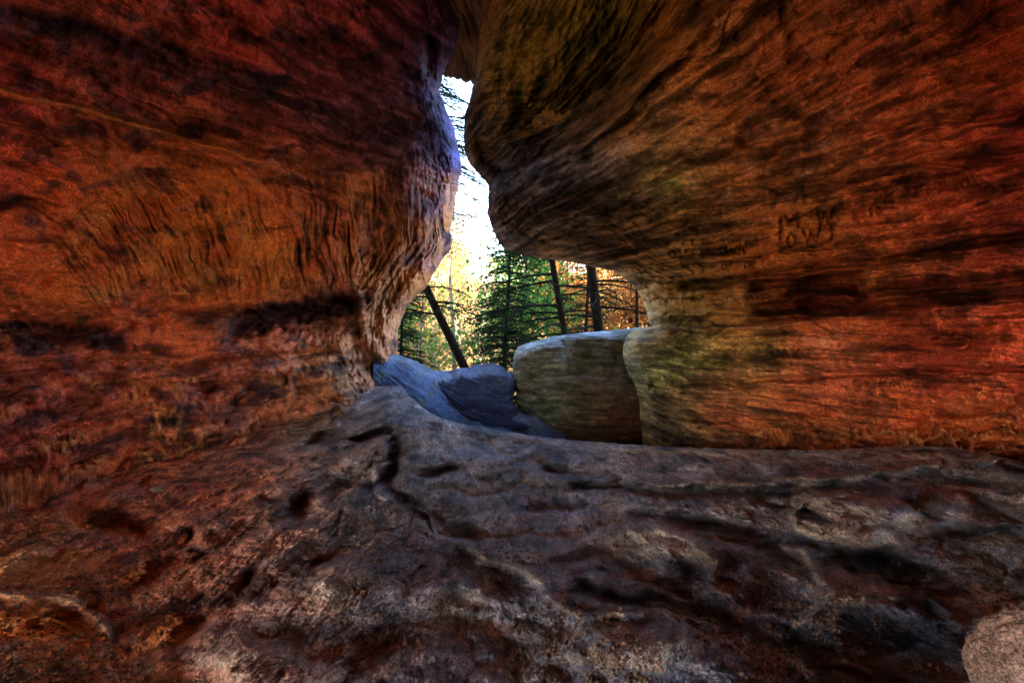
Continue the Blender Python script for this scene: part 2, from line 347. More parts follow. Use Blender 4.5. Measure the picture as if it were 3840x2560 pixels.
# ================================================================== RIGHT WALL
lipR = [(1905,-900),(1860,-400),(1825,-100),(1808,30),(1798,150),(1787,270),(1766,350),(1748,420),(1739,480),(1740,540),(1755,600),(1790,650),(1828,688),(1830,740),(1832,800),(1845,850),(1868,905),(1895,932),(1950,953),(2050,970),(2150,985),(2230,1002),(2290,1014),(2330,1033),(2372,1070),(2400,1110),(2420,1160),(2433,1205),(2437,1222),(2412,1230),(2372,1240),(2348,1262),(2338,1300),(2335,1335),(2350,1385),(2380,1440),(2395,1520),(2405,1600),(2410,1680),(2412,1900),(2412,2100)]
def right_wall():
    v = np.unique(np.concatenate([rows(0, 1760, STEP, -900, 2050, 30), np.arange(925, 1040, 1.1), np.arange(1218, 1250, 1.2)]))
    L = fn(smooth_poly(lipR, 5))(v) + jitter_lip(v, 8.7, 5) * np.where((v > 915) & (v < 1060) | (v > 1195) & (v < 1260), .35, 1)
    s = np.concatenate([np.linspace(0, .06, 44)[:-1], np.linspace(.06, 1, 600)])
    X1 = 3900.0
    U = L[:, None] + (X1 - L[:, None]) * s[None, :]
    U = np.concatenate([U, X1 + np.arange(1, 26)[None, :] * 36.0 + 0 * L[:, None]], 1); V = np.broadcast_to(v[:, None], U.shape)
    f = tps([(a, b, 1/c) for a, b, c in [
        (1900,-900,6.6),(2600,-900,4.2),(3300,-900,3.0),(4800,-900,1.8),
        (1830,0,7.6),(2100,0,6.9),(2600,0,5.0),(3200,0,4.0),(3840,0,3.2),(4800,0,2.4),
        (1800,300,8.0),(2060,380,7.9),(2300,150,6.5),(2000,660,7.1),(2250,520,6.1),(2500,290,5.3),(2700,400,5.4),(3200,400,4.5),(3840,400,3.7),
        (1770,560,8.6),(1860,600,7.9),(2150,720,6.7),(2600,700,5.8),(3200,700,4.9),(3840,700,4.1),(4800,600,3.1),
        (1850,820,8.4),(1950,900,8.4),(2200,920,8.0),(2500,950,7.0),(2900,950,5.9),(3300,950,5.1),(3840,950,4.4),
        (2300,1000,8.6),(2450,1150,8.8),(2600,1150,7.8),(3000,1150,6.4),(3400,1120,5.4),(3840,1100,4.7),(4800,1050,3.5),
        (2380,1300,8.3),(2600,1300,7.1),(3000,1300,6.1),(3840,1300,4.6),
        (2400,1600,8.4),(2600,1600,7.4),(3000,1600,6.3),(3840,1650,4.9),(4800,1600,3.7),
        (2410,2050,7.6),(3000,2050,5.9),(3840,2050,4.6),(4800,2050,3.5)]])
    D = 1 / np.clip(f(U, V), 0.06, 2)
    d = dist(U[:, :200], V[:, :200], [p for p in lipR]) / F * 8.6
    d = np.concatenate([d, np.full((U.shape[0], U.shape[1] - 200), 9.0)], 1)
    rr = np.clip(d / 0.42, 0, 1); D = D + .36 * (1 - np.sqrt(np.clip(1 - (1 - rr)**2, 0, 1)))
    P = at(U, V, D); n = normals(P)
    x, y, z = P[..., 0], P[..., 1], P[..., 2]
    edge = sst(0, .3, d) * .8 + .2
    wu = U + 30 * fbm(U / 200, V / 200, 11.0, 3); wv = V + 26 * fbm(U / 200, V / 200, 17.0, 3)
    h = 0.09 * fbm(x * .7, y * .7, z * .9, 3)
    sv = z + .22 * (y - 7) * sst(2.6, 4.5, z) + .06 * fbm(x, y, z, 3)
    bed = ribs(sv * 5.2, x * .5 + y * .35, 4.0, 5)
    h += 0.050 * fbm(x * .45, y * .45, sv * 4.5, 4, .6) + 0.034 * (bed - .8) * sst(0, 1, 1 - .7 * sst(860, 960, V) * sst(1200, 1000, V))
    th = np.arctan2(1185 - V + 26 * fbm(U / 260, V / 260, 61., 3), U - 1380); rd_ = np.hypot(U - 1380, V - 1185)
    R1 = ribs(th * 15, rd_ / 700., 5., 5); R1b = ribs(th * 50, rd_ / 380., 15., 3); h += .030 * (R1 - 1) * sst(-.12, .02, th) + .008 * R1b
    # band A: the mossy hollow high up, its ribs running down to the left
    fl = sst(2430, 2250, wu + (wv - 100) * .9) * sst(640, 300, wv + (wu - 1900) * .15)
    rb = ribs((wu + .25 * wv) / 90., wv / 330., 9., 4)
    h += fl * edge * .05 * rb - .22 * fl * sst(1850, 1990, wu)
    # the diagonal shelf that runs down to the lip
    yd = np.interp(U, [1840,1950,2100,2250,2400,2600,2800],[690,640,590,480,320,100,-120])
    h += .20 * np.exp(-((wv - yd) / 34)**2) * sst(3000, 2500, U) - .34 * np.exp(-((wv - yd + 130) / 90)**2) * sst(2700, 2300, U) * edge - .12 * np.exp(-((wv - yd - 70) / 40)**2)* sst(2700, 2300, U)
    h -= .06 * line(wu, wv, [(2350,330),(2480,180),(2620,20)], 26)
    # strata drawn by the photo
    for pl, wd, a in [([(2100,760),(2500,640),(3000,500),(3840,420)],20,-.05),([(1900,800),(2300,770),(2700,740),(3300,640),(3840,590)],26,-.05),
                      ([(2900,700),(3150,690),(3300,720)],7,.04),([(3350,640),(3500,620),(3640,650),(3740,720)],9,.05),
                      ([(2560,1070),(2900,1030),(3400,960),(3840,880)],18,-.10),([(2560,1100),(2800,1065),(3200,1000)],14,.05),
                      
                      ([(2450,1180),(2620,1175),(2810,1170)],14,.07),([(2600,1236),(2800,1228),(3050,1206),(3400,1166),(3840,1128)],7,.05),([(2480,1330),(2700,1345),(3000,1335),(3300,1345)],10,-.05),([(2450,1440),(2800,1430),(3200,1400),(3840,1380)],12,-.06),([(3250,1060),(3270,1100),(3200,1160),(3120,1190)],12,.06),
                      ([(2500,1170),(2700,1150),(2810,1150)],12,-.05),([(3840,1060),(3400,1110),(3060,1165)],14,.06),
                      ([(2640,1560),(2900,1570),(3100,1540)],14,-.05),([(3250,1290),(3450,1290),(3620,1280)],14,-.04),([(3500,1170),(3520,1250),(3500,1270)],12,.05),
                      ([(3540,1270),(3620,1265),(3610,1300),(3550,1310)],9,.06),([(3830,1500),(3500,1560),(3300,1530)],20,-.05)]:
        h += 1.7 * a * line(.5 * (wu + U), .5 * (wv + V), pl, wd)
    # overhung recess above the ledge (dark slab)
    h -= .30 * sst(1030, 1050, .5 * (wv + V) + .1 * (wu - 3000)) * sst(1185, 1150, wv + .05 * (wu - 3000)) * sst(2790, 2830, wu) * sst(3290, 3220, wu)
    # ledge: the lower block stands forward of the wall above it
    yl = np.interp(U, [2400,2600,2800,3050,3400,3840],[1228,1222,1212,1192,1152,1112])
    wl = V + 7 * fbm(U / 60, 2.2, 0, 3); h += .20 * sst(-2, 6, wl - yl - 4) * sst(1600, 1280, V) - .34 * sst(2780, 2860, U) * sst(110, 60, yl - wl) * sst(-2, 8, yl - wl)
    h += .12 * blob(wu, wv, 2500, 1280, 110, 58, -6, 2) - .12 * blob(wu, wv, 2540, 1400, 120, 50, 10)
    h += .05 * blob(wu, wv, 2700, 1480, 200, 90) 
    # honeycomb veins along the foot
    lo = sst(1560, 1620, wv + (U - 3300) * .02) * sst(2560, 2850, U)
    vein = sst(.9, 2.0, ribs(wu / 110, wv / 60, 3.0, 5))
    h += lo * .09 * vein
    v2 = sst(1.0, 2.0, ribs(wu / 110, wv / 90, 13.0, 4))
    band2 = sst(1390, 1450, wv) * .5 + blob(wu, wv, 2700, 600, 260, 140, -20) * 1.0
    h += .022 * v2 * band2
    au = sst(230, 60, dist(U, V, [(1895,932),(2050,970),(2290,1014),(2372,1070),(2437,1222)])) * sst(900, 940, V + (U - 1900) * .05)
    rba = ribs((wv + .15 * wu) / 60., wu / 260., 12., 3); h += .03 * au * rba
    pit = sst(.25, .5, noise(x * 9, y * 9, z * 12)); h -= .02 * pit * sst(1225, 1100, V)
    ck = np.exp(-(noise(x * .4, y * .4, sv * 3.5 + .25 * noise(x * 4, y * 4, z * 4)) / .02)**2) * sst(-.1, .2, noise(x * 1.2, y * 1.2, z * 2 + 9))
    tr_ = terr(3. * fbm(x * .5, y * .5, sv * 3.2, 4, .6)); h += .022 * tr_
    h += .016 * ribs(x * 5 + z, y * 5 + z * 2, z * 6, 4) + .006 * fbm(x * 26, y * 26, z * 36, 2, .8) - .025 * ck
    # carved names and initials
    cv = np.zeros(U.shape)
    cv = np.maximum(cv, carve(U, V, 'M.W', 2930, 800, 64, 56, -.10, 6, 1.05))
    cv = np.maximum(cv, carve(U, V, 'O', 2952, 878, 34, 48, -.1, 6)); cv = np.maximum(cv, carve(U, V, '.W', 2972, 866, 66, 52, -.1, 6, .6))
    for st in ([(2925,810),(2928,870),(2925,930),(2938,946),(2990,936),(3050,925),(3110,905)], [(3112,830),(3122,870),(3116,908)], [(2900,923),(2935,920)], [(2935,935),(2960,918)], [(3108,835),(3130,840)]):
        cv = np.maximum(cv, line(U, V, st, 5.5))
    cv = np.maximum(cv, .55 * carve(U, V, 'E.L DRESBACH HAWES', 2560, 902, 13, 22, -.01, 3.6, 1.42))
    cv = np.maximum(cv, .75 * carve(U, V, 'CHLES DRESBACH', 2512, 940, 15, 26, -.05, 3.8, 1.35))
    cv = np.maximum(cv, .6 * carve(U, V, 'JU  IR'.replace('J', 'I'), 2700, 980, 16, 24, 0, 4, 1.4))
    cv = np.maximum(cv, .7 * carve(U, V, 'S 10', 3200, 790, 20, 34, -.15, 4.5, 1.4))
    cv = np.maximum(cv, .5 * carve(U, V, 'K NFERBOX', 3320, 720, 30, 44, -.18, 5, 1.35))
    cv = np.maximum(cv, .35 * carve(U, V, 'RALE RAW', 3340, 650, 26, 36, -.03, 4.5, 1.4))
    cv = np.maximum(cv, .8 * carve(U, V, 'CAWG', 2892, 1310, 26, 26, 0, 4.5, 1.45))
    cv = np.maximum(cv, .4 * carve(U, V, 'GTHOR', 3200, 1420, 26, 30, 0, 4.5, 1.45))
    cv = np.maximum(cv, .4 * carve(U, V, 'TERRY', 3480, 1525, 20, 18, .3, 4, 1.35))
    h -= .045 * cv
    P = push(P, n, 2.1 * h * edge)
    GAIN = 1.3
    base = GAIN * idw([(1800,100,.50,.34,.17),(1790,500,.26,.26,.17),(1950,200,.36,.34,.10),(2150,100,.17,.23,.04),(2150,300,.12,.15,.05),(2350,100,.20,.24,.05),(2450,120,.50,.24,.07),(2000,450,.10,.10,.06),(2350,450,.42,.25,.10),
        (2250,560,.36,.30,.24),(2030,650,.18,.26,.50),(1900,705,.2,.28,.50),(2200,620,.2,.24,.36),(2000,760,.11,.11,.12),(1880,800,.24,.22,.2),(2300,800,.12,.09,.05),(2600,300,.45,.24,.10),(2600,550,.30,.21,.10),(2500,700,.15,.18,.08),(2800,500,.34,.16,.08),(3000,250,.40,.16,.07),  # blue entries paint skylight on the shelf top
        (3000,700,.18,.10,.06),(3400,200,.46,.15,.07),(3840,100,.72,.16,.06),(3400,500,.36,.12,.06),(3840,500,.42,.09,.06),(2700,800,.14,.09,.05),(2100,930,.24,.19,.1),(2400,900,.22,.12,.05),
        (3000,870,.64,.32,.10),(2850,980,.60,.27,.08),(3100,1000,.58,.22,.07),(2600,1000,.46,.32,.12),(3300,850,.42,.13,.06),(3600,800,.40,.10,.06),(3840,900,.34,.07,.05),
        (2550,1150,.46,.38,.15),(2720,1180,.5,.36,.13),(2470,1150,.5,.35,.16),(3000,1110,.24,.09,.05),(3200,1060,.5,.22,.07),(3500,1100,.32,.10,.06),(3700,1250,.36,.11,.06),
        (2450,1260,.42,.38,.24),(2600,1290,.20,.28,.08),(2850,1300,.22,.25,.09),(2500,1380,.16,.2,.08),(2700,1400,.2,.13,.06),(3100,1290,.34,.2,.12),(3400,1300,.24,.08,.05),(3100,1450,.34,.11,.06),(2500,1500,.34,.2,.1),(2430,1450,.22,.24,.14),
        (2700,1550,.4,.12,.05),(3000,1560,.42,.14,.05),(2600,1640,.34,.24,.10),(3000,1650,.50,.28,.08),(3400,1600,.58,.18,.05),(3600,1640,.58,.24,.06),(3800,1650,.55,.22,.07),(3840,1450,.42,.12,.06),(3500,1400,.26,.06,.05)], 3.2, 80)(U, V)
    st = fbm(th * 14, rd_ / 260., 3., 5, .6); dk = np.array([.03,.018,.02])
    k = np.clip(.55 * sst(.08, .36, st) + .5 * blob(wu, wv, 2150, 790, 420, 110, 8), 0, .85)  # stain blotches; the wide blob paints the bulge's unlit underside dark
    C = base * (1 - k[..., None]) + dk * k[..., None]
    rec_shade = sst(-2, 8, yl - wl) * sst(95, 40, yl - wl) * sst(2800, 2880, U) * .55 + .5 * sst(1030, 1050, .5 * (wv + V) + .1 * (wu - 3000)) * sst(1185, 1150, wv + .05 * (wu - 3000)) * sst(2790, 2830, wu) * sst(3290, 3220, wu)
    k = np.clip(rec_shade, 0, .7)[..., None]; C = C * (1 - k) + np.array([.13,.022,.012]) * k     # dark red, painting shade into the recess under the overhang
    k = .6 * sst(.1, .5, fbm(wu / 90, wv / 60, 60., 3)) * (blob(wu, wv, 2750, 600, 420, 170, -15) + blob(wu, wv, 3150, 1290, 160, 60)); C = C * (1 - k[..., None]) + np.array([.50,.40,.32]) * k[..., None]   # pale crust
    k = .6 * sst(.0, .4, fbm(wu / 70, wv / 60, 66., 4)) * np.clip(fl + blob(wu, wv, 2500, 700, 200, 90) + blob(wu, wv, 2600, 1350, 240, 80) + .6 * blob(wu, wv, 2700, 1160, 150, 60), 0, 1)
    C = C * (1 - k[..., None]) + np.array([.10,.17,.03]) * k[..., None]                 # moss and algae
    k = np.clip(.8 * lo * vein + .35 * v2 * band2 + .35 * fl * sst(.6, 1.4, rb), 0, .85); C = C * (1 - k[..., None]) + np.array([.72,.44,.13]) * k[..., None]
    k = np.clip(.55 * sst(1.5, 2.4, R1) * sst(-.25, .3, noise(U / 220, V / 160, 92.)) * sst(1100, 900, V) + .85 * lo * vein, 0, .85)[..., None]; C = C * (1 - k) + np.array([.62,.38,.16]) * k  # golden highlights painted on strata crests and foot veins
    paint = np.zeros(U.shape)                                                            # black-green spray paint strokes
    for stp, wd in [([(2875,835),(2880,800)],9),([(2895,780),(2925,730),(2960,705),(3010,695)],12),([(2975,785),(2995,720),(3010,705)],9),([(3010,715),(3020,785)],9),([(3075,790),(3100,740)],10),([(3150,755),(3152,765)],13),([(3060,700),(3200,680)],8),
                    ([(3385,-20),(3395,20),(3420,85)],16),([(3440,-20),(3455,20)],13),([(3495,-10),(3520,30),(3505,45)],12),([(3460,5),(3500,0)],9)]:
        paint = np.maximum(paint, line(U, V, stp, wd))
    k = .55 * sst(.3, .7, paint); C = C * (1 - k[..., None]) + np.array([.012,.03,.022]) * k[..., None]
    k = sst(2500, 3000, U) * sst(950, 1250, V); C = C * (1 + k[..., None] * np.array([.15, -.22, -.35])); C = C * (1 + sst(2350, 2750, U)[..., None] * np.array([.12, -.10, -.16]))
    C = C * (1 - .4 * cv)[..., None]
    C *= np.exp(.85 * fbm(x * 3, y * 3, z * 9, 4, .65) + .55 * fbm(x * .4, y * .4, sv * 14, 4, .7) + .35 * fbm(x * 18, y * 18, z * 24, 3, .7) + .3 * (bed - .8) + .6 * (R1 - 1.) + .3 * (R1b - 1) - .9 * ck + .35 * au * (rba - .9) + .6 * fl * (rb - .9))[..., None]
    W = wrap(P, lip_dirs(v, L, 1), PROF)
    P = np.concatenate([W[:, ::-1], P], 1); C = np.concatenate([np.repeat(C[:, :1], len(PROF), 1), C], 1)
    e = P[:, -1]
    P = np.concatenate([P] + [(e + np.array(q))[:, None] for q in BACK_R], 1); C = np.concatenate([C, np.repeat(C[:, -1:], len(BACK_R), 1)], 1)
    t = P[0]
    P = np.concatenate([(t + np.array([.5, -.2, 6]))[None], (t + np.array([.1, 0, 2]))[None], P], 0); C = np.concatenate([C[:1], C[:1], C], 0)
    return P, C
BACK_R = [(.2,-.5,0),(.5,-1.3,0),(.9,-2.6,0)]
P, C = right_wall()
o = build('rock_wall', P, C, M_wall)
tag(o, 'layered orange and mossy sandstone wall with carved initials, overhanging the window on the right', 'rock wall')

# ================================================================== LINTEL at the top of the slit
def sheet(U, V, ctrl, hfun, cfun, amp_edge=None):
    f = tps([(a, b, 1/c) for a, b, c in ctrl]); D = 1 / np.clip(f(U, V), .05, 2)
    P = at(U, V, D); n = normals(P); P2 = P + n * hfun(U, V, P)[..., None]
    return P2, cfun(U, V, P)
u = np.arange(1560, 1960, 3.0); v = np.arange(-1000, 1, 6.0)
s = np.concatenate([np.linspace(0, .7, 60)[:-1], np.linspace(.7, 1, 90)])
bot = np.interp(u, [1560,1668,1700,1740,1790,1960],[250,262,270,284,305,340]) + 3 * noise(u / 17, 3.3)
V = -900 + (bot[None, :] + 900) * s[:, None]; U = np.broadcast_to(u[None, :], V.shape)
def hl(U, V, P): return .07 * ribs((U - (V - 200) * .35) / 30, V / 160, 1.0, 4) + .02 * fbm(P[..., 0] * 5, P[..., 1] * 5, P[..., 2] * 5, 3)
def cl(U, V, P): return np.array([.20,.085,.035]) * np.exp(.7 * (ribs((U - (V - 200) * .35) / 30, V / 160, 1.0, 4) - .9))[..., None]
P, C = sheet(U, V, [(1560,250,9.4),(1960,320,9.4),(1750,200,9.0),(1560,0,8.2),(1960,0,8.2),(1560,-900,6.3),(1960,-900,6.3)], hl, cl)
ext = [P[-1] + np.array(q) for q in ((0,.1,.02),(0,.3,.08),(0,.6,.3),(0,.9,.9),(0,1.0,3),(0,1.2,9))]
P = np.concatenate([P] + [e[None] for e in ext], 0); C = np.concatenate([C] + [C[-1:]] * len(ext), 0)
o = build('rock_lintel', P, C, M_wall)
tag(o, 'small ochre grooved rock bridging the top of the narrow bright slit', 'rock')

# ================================================================== CEILING / CLIFF above the cave
xs = np.linspace(-30, 30, 121); ys = np.linspace(-2.2, 10.2, 60)
X, Y = np.meshgrid(xs, ys)
Z = np.maximum(3.9, 2.4 + .74 * Y) + .3 * fbm(X * .5, Y * .5, 2., 4) + np.clip(np.abs(X) - 6, 0, 6) * 1.2 * sst(4, 1, Y)  # roof sides lifted to let light in beside the camera
Pb = np.stack([X, Y, Z], -1)
front = [Pb[-1] + np.array(q) for q in ((0,.3,.6),(0,.5,2),(0,.2,5),(0,-1,9))]
top = [front[-1] + np.array(q) for q in ((0,-4,1.5),(0,-9,1.5))]
lowz = 2.25 + .3 * noise(xs * .6, 8.) - 3.6 * sst(2.7, 2.1, np.abs(xs - .4))  # unseen back curtain and centre wall, added to shape light from behind
back = [np.stack([xs, np.full(121, -9.), np.full(121, 19.)], -1), np.stack([xs, np.full(121, -4.2), np.full(121, 9.)], -1), np.stack([xs, np.full(121, -3.2), lowz + .5], -1), np.stack([xs, np.full(121, -2.9), lowz], -1), np.stack([xs, np.full(121, -2.5), lowz + .2], -1)]
P = np.concatenate([Pb] + [q[None] for q in front + top + back] + [Pb[:1]], 0)
C = np.broadcast_to(np.array([.40,.20,.11]), P.shape) * (1 + .4 * fbm(P[..., 0], P[..., 1], P[..., 2] * 3, 3))[..., None]
o = build('cliff_roof', P, C, M_wall)
tag(o, 'massive sandstone roof closing the cave overhead, with an added unseen curtain behind', 'rock')

# ================================================================== CAVE FLOOR
crest = [(-1200,1760),(-60,1745),(300,1700),(700,1640),(1000,1585),(1250,1535),(1400,1480),(1480,1430),(1530,1480),(1600,1540),(1700,1580),(1800,1600),(1950,1625),(2100,1645),(2400,1668),(2700,1682),(3000,1686),(3200,1682),(3400,1672),(3560,1676),(3700,1700),(3840,1732),(4200,1800),(5000,1860)]
def cave_floor():
    u = np.concatenate([np.arange(-1200, -60, 36.), np.arange(-60, 3900, 4.0), np.arange(3900, 5000, 36.)])
    top = np.interp(u, *zip(*smooth_poly(crest, 5))) + 3 * noise(u / 40, 2.2) 
    ext = np.where(u < 1480, sst(1480, 1380, u) * 130, 0)          # run under the left wall
    top = top - ext
    s = np.concatenate([np.linspace(0, .15, 80)[:-1], np.linspace(.15, 1, 330)])
    V = top[None, :] + (2620 - top[None, :]) * s[:, None]
    e2 = np.concatenate([np.arange(2650, 3400, 40.)]); V = np.concatenate([V, np.repeat(e2[:, None], len(u), 1)], 0)
    U = np.broadcast_to(u[None, :], V.shape)
    zf = tps([(0,1750,.16),(0,2100,.02),(0,2560,.08),(600,1680,.13),(1200,1540,.22),(1450,1450,.40),(600,2100,-.04),(1000,1900,.1),(1500,1600,.32),(1500,2000,.0),(1800,1610,.05),(2400,1680,.08),(2000,2000,-.12),(2400,2400,.0),(1400,2500,.05),
              (3000,1690,.22),(3400,1690,.36),(3840,1750,.45),(3000,2000,.08),(3400,2200,.05),(3840,2200,.12),(3840,2560,.15),(-1200,1800,.15),(5000,1900,.5),(5000,3000,.3),(-1200,3000,.2),(2000,3300,.0)])
    vb = np.interp(U, [-1200,0,500,1200,1450,1500], [1760,1800,1720,1545,1440,1440]); z0 = zf(U, V) + .07 * np.exp(-np.clip(V - vb, 0, 900) / 60) * sst(1450, 1250, U)
    c, sn = math.cos(PITCH), math.sin(PITCH); uu = (1280 - V) / F
    D = (CAM[2] - z0) / (sn - uu * c)
    P = at(U, V, D); x, y = P[..., 0], P[..., 1]
    wu = U + 34 * fbm(U / 160, V / 110, 1.0, 3); wv = V + 20 * fbm(U / 160, V / 110, 7.0, 3)
    # bedding that fans across the floor: strong grain along photo direction
    a = np.interp(U, [0,1200,1800,2400,3840],[-.32,-.35,.06,.03,-.02])
    q = wv - a * (wu - 1900)
    sc_ = np.clip((V - 1180) / 600, .5, 2.3)
    vh = np.clip(wv - 1150, 170, None); A_ = 600 * (wu - 1920) / vh; B_ = 600 * np.log(vh); Q_ = B_ - a * A_ * .7     # ground-plane coordinates: even scale under perspective
    g = fbm(A_ / 110, Q_ / 60, 3.0, 7, .62)
    h = .045 * fbm(x * .8, y * .8, 0., 2) + .010 * g * (1 + .5 * sst(1700, 1300, U)) + .006 * ribs(A_ / 150, Q_ / 100, 6.0, 5)
    h += .010 * (ridged(x * 1.3 + .5 * noise(x, y), y * 1.3, 5., 3) - 1)* sst(1300, 1700, U)
    def rd(pl, wd, amp): return amp * line(wu, wv, pl, wd)
    def st(pl, wd, amp, side=1):      # a step: lower on the image-down side of the line, over a limited reach
        pl = smooth_poly(pl, 4); a_ = np.array(pl); yy = np.interp(wu, a_[:, 0], a_[:, 1], left=np.nan, right=np.nan)
        tt = np.clip((wu - a_[0, 0]) / 60, 0, 1) * np.clip((a_[-1, 0] - wu) / 60, 0, 1)
        dd = (wv - np.nan_to_num(yy, nan=-1e5)) * side
        return np.nan_to_num(amp * sst(-wd, wd, dd) * np.exp(-np.clip(dd, 0, None) / (wd * 6)) * tt)
    hf = np.zeros(U.shape)
    nb_ = noise(A_ / 520 + .12 * noise(wu / 90, wv / 60, 2.), Q_ / 270 + .1 * noise(wu / 110, wv / 60, 4.), 44.); bil = np.abs(nb_); bil2 = np.abs(noise(A_ / 105, Q_ / 62, 45.))
    crease = np.exp(-(bil / .035)**2) * .95 + .25 * np.exp(-(bil2 / .05)**2) * sst(.25, .05, bil)
    rgt = .45 + .55 * sst(1200, 1900, U); R2 = ribs(A_ / 230, B_ / 120, 41., 6); R3 = np.clip(1 - np.abs(noise(A_ / 170, B_ / 75, 47.)) * 9, 0, 1)**2
    # winding lip and gully down the middle
    hf += rd([(1440,1640),(1450,1700),(1400,1760),(1420,1850),(1480,1890),(1560,1950),(1640,2005),(1740,2045),(1850,2090)], 12, .028)
    hf -= rd([(1475,1660),(1490,1740),(1470,1830),(1540,1900),(1640,1970),(1760,2010)], 34, .055)
    hf += rd([(1500,1890),(1560,1900),(1620,1960),(1650,2000)], 10, .035)
    hf -= .08 * blob(wu, wv, 1430, 1800, 65, 36, -30, 1.2) + .12 * blob(wu, wv, 1400, 1628, 85, 17, -8, 2) + .10 * blob(wu, wv, 1640, 1765, 75, 17, -8, 2)
    hf -= .07 * blob(wu, wv, 1115, 1890, 60, 38, -40, 1.2) + .03 * blob(wu, wv, 1010, 1870, 30, 16, 0, 1) + .09 * blob(wu, wv, 690, 2010, 45, 22, -30, 2) + .10 * blob(wu, wv, 1200, 1640, 60, 24, -20, 2)
    hf -= .04 * blob(wu, wv, 930, 2170, 40, 20, -40, 1) + .08 * blob(wu, wv, 680, 2370, 120, 40, -35, 2) + .10 * blob(wu, wv, 400, 1950, 180, 50, 10, 1.5)
    hf += .05 * blob(wu, wv, 370, 1800, 60, 24) + .03 * blob(wu, wv, 60, 2080, 160, 130) + rd([(0,2235),(180,2240),(280,2255),(340,2310),(400,2375)], 16, .05)
    hf -= .07 * blob(wu, wv, 180, 2330, 170, 60, 0, 2)
    # centre hollows and waves
    hf -= .06 * line(wu, wv, [(2150,1805),(2400,1828),(2800,1835),(3130,1825)], 20) + .05 * line(wu, wv, [(2050,1760),(2250,1775),(2330,1800)], 20)
    hf += .045 * line(wu, wv, [(2000,1790),(2200,1800),(2450,1812),(2900,1808),(3200,1790),(3500,1740)], 16)
    hf -= .08 * blob(wu, wv, 2560, 1950, 150, 28, 8, 1.5) + .06 * blob(wu, wv, 2080, 1900, 120, 50, -10) + .09 * blob(wu, wv, 2750, 1980, 110, 22, 5, 1.5)
    hf += rd([(1830,2090),(2000,2090),(2150,2050),(2300,2000),(2480,1990),(2600,2030),(2680,2110)], 20, .05)
    hf += .07 * blob(wu, wv, 2480, 2060, 190, 60, 5, 1.5); hf -= .05 * blob(wu, wv, 2570, 2150, 55, 75, -30, 1.)
    hf += rd([(1740,2045),(1900,2110),(2020,2170),(2090,2240),(2180,2300),(2400,2300),(2560,2310),(2780,2380),(2960,2470),(3050,2560)], 14, .045)
    hf -= rd([(2140,2190),(2300,2240),(2450,2270),(2650,2300),(2850,2400),(2960,2440)], 26, .07) + .05 * blob(wu, wv, 2985, 2445, 22, 75, -30, 1.)
    hf += rd([(2000,2180),(2300,2180),(2500,2230),(2650,2290)], 13, .03) + .07 * blob(wu, wv, 2350, 2430, 260, 90) + .05 * blob(wu, wv, 1700, 2250, 200, 90, -20)
    # bottom dome and left swells
    hf += .13 * blob(wu, wv, 990, 2520, 240, 120, 10, 1.6) + .05 * blob(wu, wv, 1300, 2200, 260, 90, -20)
    # right side humps and dark hollows
    hf += .14 * blob(wu, wv, 3210, 1955, 215, 95, 8, 1.4); hf -= .12 * blob(wu, wv, 3290, 2095, 230, 42, 12, 1.2)
    hf += rd([(2990,1960),(3000,1900),(3060,1865),(3150,1850)], 14, .05)
    hf += .06 * blob(wu, wv, 3560, 1890, 60, 60) + .06 * blob(wu, wv, 3830, 1860, 60, 50)
    hf -= .10 * blob(wu, wv, 3720, 2000, 180, 26, 3, 1.5) + .12 * blob(wu, wv, 3380, 2410, 240, 90, 3, 1.2)
    hf += rd([(3000,2350),(3040,2300),(3085,2230),(3100,2190),(3020,2080),(2960,2050)], 17, .06) + .06 * blob(wu, wv, 3200, 2230, 160, 40, 0)
    hf -= .05 * blob(wu, wv, 2740, 2180, 40, 30, 30, 1.) + .06 * blob(wu, wv, 2900, 2200, 120, 110, 20)
    hf -= .05 * blob(wu, wv, 3470, 1692, 70, 9, 0, 2) + .06 * line(wu, wv, [(3740,1740),(3800,1762),(3900,1765)], 14)
    h += hf * 1.8 + .006 * R2 + rgt * (.36 * np.minimum(bil, .4) + .035 * np.minimum(bil2, .3)) * np.clip(sc_, .4, 1.4) - .02
    h += .012 * fbm(x * 5, y * 1.7, 1., 5, .65) + .004 * fbm(x * 40, y * 14, 1., 2)
    tg = terr(3.4 * g + 1.2 * fbm(x * 2, y * 2, 3., 3)); h += (.002 + .003 * sst(1700, 1200, U)) * tg
    h += .008 * ribs(x * 3.3, y * 1.1, 2.5, 5) + .006 * fbm(x * 20, y * 7, 8., 4, .85)
    sand = sst(.05, .4, fbm(wu / 170, wv / 80, 33., 3))
    h += .004 * sand * noise(x * 70, y * 70)
    damp = sst(0, .02, s)[:, None]; h[:len(s)] *= .25 + .75 * damp
    P = push(P, np.array([0, 0, 1.]) + 0 * P, h * np.where(np.arange(len(h)) < 4, .2, 1)[:, None], .3)
